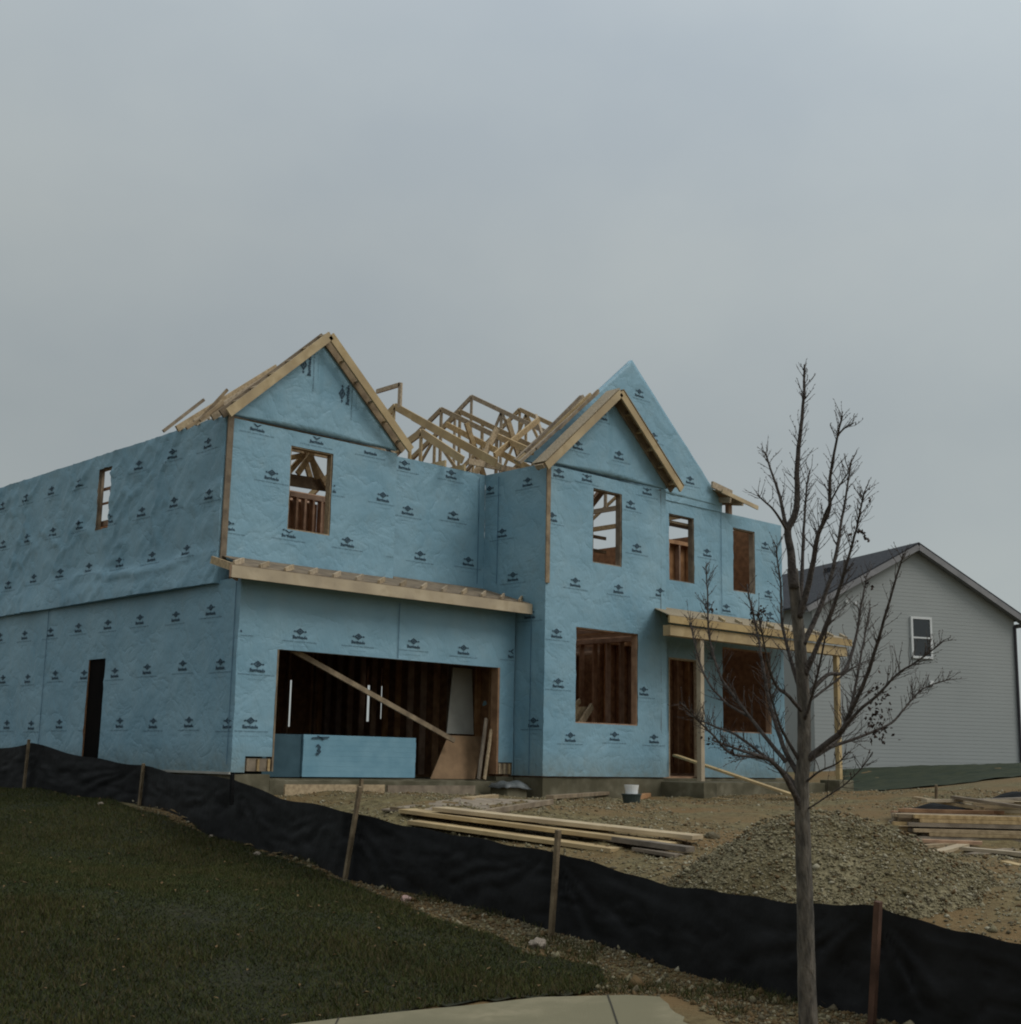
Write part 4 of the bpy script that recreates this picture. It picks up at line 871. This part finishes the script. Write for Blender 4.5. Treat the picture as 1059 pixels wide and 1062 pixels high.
BR = [
 ([(824,610),(820,570),(817,550),(826,528),(827,482),(831,440),(834,408),(834.6,378)], 8, 1.6, 0, .1, 1.2),
 ([(819,565),(815,546),(810,520),(803,498),(797,480),(793.6,469)], 4.5, 1.3, .02, .25, 1),
 ([(815,548),(804,531),(794,521),(786,514)], 2.6, 1.1, 0, -.3, .6),
 ([(830,632),(832,590),(834,540),(837,505),(840,488)], 4.2, 1.2, .03, .3, 1),
 ([(829,640),(838,608),(844,580),(849,553),(860,528),(861,495),(868,455),(873.6,431)], 6, 1.4, 0, -.25, 1.2),
 ([(870,450),(877,443),(885,439)], 1.6, 1, -.22, -.3, 1),
 ([(849,555),(857,530),(870,505),(880,490)], 2.5, 1, -.1, -.3, 1),
 ([(833,668),(850,632),(864,590),(872,546),(878,510),(883,477)], 5, 1.2, 0, .3, 1.1),
 ([(835,700),(850,665),(866,625),(878,585),(888,550),(893,525),(897,509)], 5, 1.2, 0, -.4, 1.2),
 ([(838,720),(858,700),(876,696),(888,660),(893,628),(899,597)], 4.2, 1.1, .02, .45, 1.2),
 ([(836,692),(855,656),(868,620),(876,592)], 3.6, 1.1, 0, .3, 1),
 ([(837,788),(856,772),(873,758),(884,734),(898,704),(912,660),(925,615),(937,574)], 5.5, 1.2, 0, -.5, 1.3),
 ([(870,760),(890,738),(911,720),(931,699),(948,688),(965,676),(979,664)], 3.4, 1, -.2, -.6, 1.2),
 ([(838,790),(862,775),(890,765),(924,750),(942,730),(958,714),(986,704)], 3.6, 1, .02, .5, 1.2),
 ([(840,782),(866,770),(880,742),(887,712),(896,665),(903,630)], 4, 1.1, .02, .6, 1.2),
 ([(838,728),(862,710),(884,693),(905,683)], 2.6, 1, 0, .35, 1),
 ([(835,745),(842,722),(850,690),(856,660),(862,630)], 3, 1, -.02, -.4, 1),
 ([(830,835),(816,808),(802,791),(785,783),(771,779),(740,768)], 6, 1.3, 0, -.3, 1.2),
 ([(828,818),(812,800),(790,782),(763,762),(740,753),(713,741)], 4.2, 1.1, 0, .4, 1.2),
 ([(802,788),(780,785),(757,781),(742,765),(722,745),(705,728)], 2.6, 1, -.1, -.6, 1.2),
 ([(829,805),(815,780),(806,755),(798,727),(792,695),(786,660),(779,628),(775,606)], 5, 1.2, 0, .5, 1.2),
 ([(830,790),(818,770),(809,752),(802,730),(798,715)], 3.6, 1.1, .02, -.2, .9),
 ([(832,738),(818,722),(805,711),(797,690),(791,660),(786,635)], 3.4, 1.1, 0, -.4, 1.1),
 ([(833,726),(825,700),(818,676),(811,645),(810,610),(807,585),(805,566)], 4.4, 1.1, 0, .35, 1.1),
 ([(815,790),(792,762),(775,740),(758,718),(746,698),(735,655),(734,613),(732,588)], 4, 1.1, 0, .6, 1.2),
 ([(775,742),(757,732),(740,715),(729,696),(720,665),(715,640)], 2.6, 1, .2, .8, 1.2),
 ([(835,812),(850,800),(868,792),(880,780)], 2.2, .9, 0, -.3, 1),
 ([(836,840),(858,826),(878,812),(895,795),(905,780)], 1.6, .8, 0, -.4, .6),
]
LIMB = mat('limb_bark', (.04, .034, .03), (.09, .075, .065), 30, 8, .9, .5, 60)
for pts, w0, w1, z0, z1, tw in BR: limb('branch', pts, w0, w1, z0, z1, tw, m=LIMB)
# dead leaves still hanging
mb = MB()
def leafat(p):
    d = Vector((random.gauss(0,1), random.gauss(0,1), random.gauss(-1.2,.8))).normalized(); s = d.orthogonal().normalized(); s = (s*math.cos(random.random()*6)+d.cross(s)*math.sin(random.random()*6)); L = random.uniform(.016,.034); w = L*.33; n = d.cross(s)
    mb.add([p, p+d*L*.4+s*w+n*.004, p+d*L, p+d*L*.4-s*w+n*.004, p+d*L*.5-n*.005], [(0,1,4),(1,2,4),(2,3,4),(3,0,4)])
for x, y, sx, sy, n, dd in ((911,735,7,16,85,.2),(908,752,10,7,30,.2),(893,550,4,4,10,-.35),(898,556,4,3,10,-.35),(788,634,5,5,18,.4),(785,640,4,4,12,.4),(885,439,2,1,2,-.3),(900,607,3,4,9,.4),(739,630,2,2,5,.6),(740,768,8,4,10,-.2),(880,524,2,2,3,.2),(902,512,2,4,4,-.4),(760,778,10,5,10,-.4),(905,765,10,5,10,.1)):
    for _ in range(n): leafat(tp(random.gauss(x, sx), random.gauss(y, sy), dd+random.gauss(0,.04)))
mb.build('dead_leaves', LEAF, T_)

# ------------------------------------------------------------------ neighbour house
A = at(947, 563, 42); dw = Vector((.9135,-.4067,0)); dd = Vector((.4067,.9135,0))
NH = thing('neighbour_house', 'finished grey sided house with dark shingle gable roof behind at right', 'house', (A.x, A.y, -.2))
def NP(u, v, z): return A + dw*u + dd*v + Vector((0,0,z-A.z))
hw = 3.72; ze = 5.05; za = 7.05; zb = -.8; Ld = 13
mb = MB(); lap = .115; z = zb; k = 0   # lapped courses, real steps
while z < za:
    z2 = min(z+lap, za); 
    def hwz(q): return hw if q <= ze else hw*(za-q)/(za-ze)
    a, b = hwz(z), hwz(z2)
    if b < .01: b = .01
    mb.add([NP(-a,-.007,z), NP(a,-.007,z), NP(b,-.002,z2), NP(-b,-.002,z2), NP(-a,0,z), NP(a,0,z)], [(0,1,2,3),(4,5,1,0)]); z = z2
mb.build('gable_wall', SIDING, NH)
mb = MB(); 
for s in (-1,1): mb.add([NP(s*hw,0,zb), NP(s*hw,Ld,zb), NP(s*hw,Ld,ze), NP(s*hw,0,ze)], [(0,1,2,3)])
mb.add([NP(-hw,Ld,zb), NP(hw,Ld,zb), NP(hw,Ld,ze), NP(0,Ld,za), NP(-hw,Ld,ze)], [(0,1,2,3,4)]); mb.build('side_walls', SIDING, NH)
sl = (za-ze)/hw; ov = .33
for s in (-1,1):
    mb = MB(); a = NP(0,-.3,za+.16); b = NP(s*(hw+ov),-.3,ze-sl*ov+.16); c = NP(s*(hw+ov),Ld+.3,ze-sl*ov+.16); d = NP(0,Ld+.3,za+.16)
    vs = [a,b,c,d]; mb.add(vs+[p-Vector((0,0,.05)) for p in vs], [(0,1,2,3),(7,6,5,4),(0,4,5,1),(1,5,6,2),(2,6,7,3),(3,7,4,0)]); mb.build('roof', SHINGLE, NH)
    mb = MB(); mb.bar(NP(0,-.29,za+.01), NP(s*(hw+ov),-.29,ze-sl*ov+.01), .03, .17); mb.build('rake_trim', TRIM, NH)
    mb = MB(); a = NP(0,-.28,za-.06); b = NP(s*(hw+ov),-.28,ze-sl*ov-.06); mb.add([a, b, NP(s*(hw+ov),-.01,ze-sl*ov-.06), NP(0,-.01,za-.06)], [(0,1,2,3)]); mb.build('soffit', TRIM, NH)
mb = MB(); mb.bar(NP(hw+ov,-.3,ze-.22), NP(hw+ov,Ld,ze-.22), .1, .12); mb.build('gutter', TRIM, NH)
mb = MB(); mb.bar(NP(hw-.02,-.06,ze-.25), NP(hw-.02,-.06,zb), .07, .06, (0,1,0)); mb.build('downspout', mat('downspout_dark', (.05,.045,.05)), NH)
mb = MB(); mb.box((0,0,0),(0,0,0))
def nbox(u0, u1, v0, v1, z0, z1):
    m = MB(); m.add([NP(u0,v0,z0),NP(u1,v0,z0),NP(u1,v1,z0),NP(u0,v1,z0),NP(u0,v0,z1),NP(u1,v0,z1),NP(u1,v1,z1),NP(u0,v1,z1)], [(0,3,2,1),(4,5,6,7),(0,1,5,4),(1,2,6,5),(2,3,7,6),(3,0,4,7)]); return m
wf = MB(); W0, W1, Z0_, Z1_ = -.16, .47, 3.68, 4.83
for u0, u1, z0, z1 in ((W0-.07,W0,Z0_-.07,Z1_+.07),(W1,W1+.07,Z0_-.07,Z1_+.07),(W0,W1,Z0_-.07,Z0_),(W0,W1,Z1_,Z1_+.07),(W0,W1,4.225,4.275)):
    b = nbox(u0,u1,-.07,-.005,z0,z1); wf.add(b.v, b.f)
wf = wf.build('window', WHITE, NH)
nbox(W0,W1,-.035,-.028,Z0_,4.225).build('pane', GLASS, wf); nbox(W0,W1,-.05,-.043,4.275,Z1_).build('pane', GLASS, wf)
for (u, z, r) in ((-2.52,5.22,.05),(-2.2,5.20,.045),(.46,2.85,.09)):
    m = MB(); m.tube([NP(u,-.09,z), NP(u,-.02,z)], [r, r], 12); m.build('wall_vent', WHITE, NH)
nbox(-1.1,-.8,3.0,3.4,6.45,6.78).build('roof_vent', SHINGLE, NH)

# ------------------------------------------------------------------ sky, sun, render
w = bpy.data.worlds.new('World'); S.world = w; w.use_nodes = True; nt = w.node_tree; N = nt.nodes; L = nt.links; bg = N['Background']
sky = N.new('ShaderNodeTexSky'); sky.sky_type = 'NISHITA'; sky.sun_disc = False; sky.sun_elevation = math.radians(45); sky.sun_rotation = math.radians(155)
geo = N.new('ShaderNodeTexCoord'); sep = N.new('ShaderNodeSeparateXYZ'); L.new(geo.outputs['Generated'], sep.inputs[0])
cr = N.new('ShaderNodeValToRGB'); e = cr.color_ramp.elements
e[0].position = 0; e[0].color = (3.35, 3.62, 3.5, 1); e[1].position = 1; e[1].color = (8.6, 9.2, 9.4, 1)
for pos, c in ((.24, (3.4, 3.72, 3.66)), (.37, (4.15, 4.5, 4.42)), (.50, (4.5, 5.0, 5.15)), (.7, (6.5, 7.0, 7.2))):
    x = cr.color_ramp.elements.new(pos); x.color = rgb(c)
L.new(sep.outputs[2], cr.inputs[0])
mp = N.new('ShaderNodeMapping'); mp.inputs['Scale'].default_value = (1, 1, 1.5); L.new(geo.outputs['Generated'], mp.inputs[0])
nz = N.new('ShaderNodeTexNoise'); nz.inputs['Scale'].default_value = 2.6; nz.inputs['Detail'].default_value = 7; nz.inputs['Roughness'].default_value = .5; L.new(mp.outputs[0], nz.inputs['Vector'])
r2 = N.new('ShaderNodeValToRGB'); r2.color_ramp.elements[0].position = .3; r2.color_ramp.elements[1].position = .72; r2.color_ramp.elements[0].color = (.88, .90, .95, 1); r2.color_ramp.elements[1].color = (1.1, 1.09, 1.08, 1)
L.new(nz.outputs['Fac'], r2.inputs[0])
ml = N.new('ShaderNodeMix'); ml.data_type = 'RGBA'; ml.blend_type = 'MULTIPLY'; ml.inputs[0].default_value = 1; L.new(cr.outputs[0], ml.inputs[6]); L.new(r2.outputs[0], ml.inputs[7])
dt = N.new('ShaderNodeVectorMath'); dt.operation = 'DOT_PRODUCT'; dt.inputs[1].default_value = (.55, -.75, 0); L.new(geo.outputs['Generated'], dt.inputs[0])
fa = N.new('ShaderNodeMath'); fa.operation = 'MULTIPLY_ADD'; fa.inputs[1].default_value = .3; fa.inputs[2].default_value = 1.03; L.new(dt.outputs['Value'], fa.inputs[0])
vs = N.new('ShaderNodeVectorMath'); vs.operation = 'SCALE'; L.new(ml.outputs[2], vs.inputs[0]); L.new(fa.outputs[0], vs.inputs['Scale'])
mx = N.new('ShaderNodeMix'); mx.data_type = 'RGBA'; mx.inputs[0].default_value = .93; L.new(sky.outputs[0], mx.inputs[6]); L.new(vs.outputs[0], mx.inputs[7])
L.new(mx.outputs[2], bg.inputs[0]); bg.inputs[1].default_value = .11
sd = bpy.data.lights.new('sun', 'SUN'); sd.energy = 1.0; sd.angle = math.radians(25); sd.color = (1, .97, .92); so = bpy.data.objects.new('sun', sd); COL.objects.link(so)
az, el = math.radians(155), math.radians(45); sv = Vector((math.sin(az)*math.cos(el), math.cos(az)*math.cos(el), math.sin(el))); so.rotation_euler = sv.to_track_quat('Z', 'Y').to_euler()
S.render.engine = 'CYCLES'; S.cycles.filter_width = 2.0; S.view_settings.view_transform = 'Standard'; S.view_settings.look = 'None'; S.view_settings.exposure = 0; S.view_settings.gamma = 1
S.render.resolution_x = 1021; S.render.resolution_y = 1024
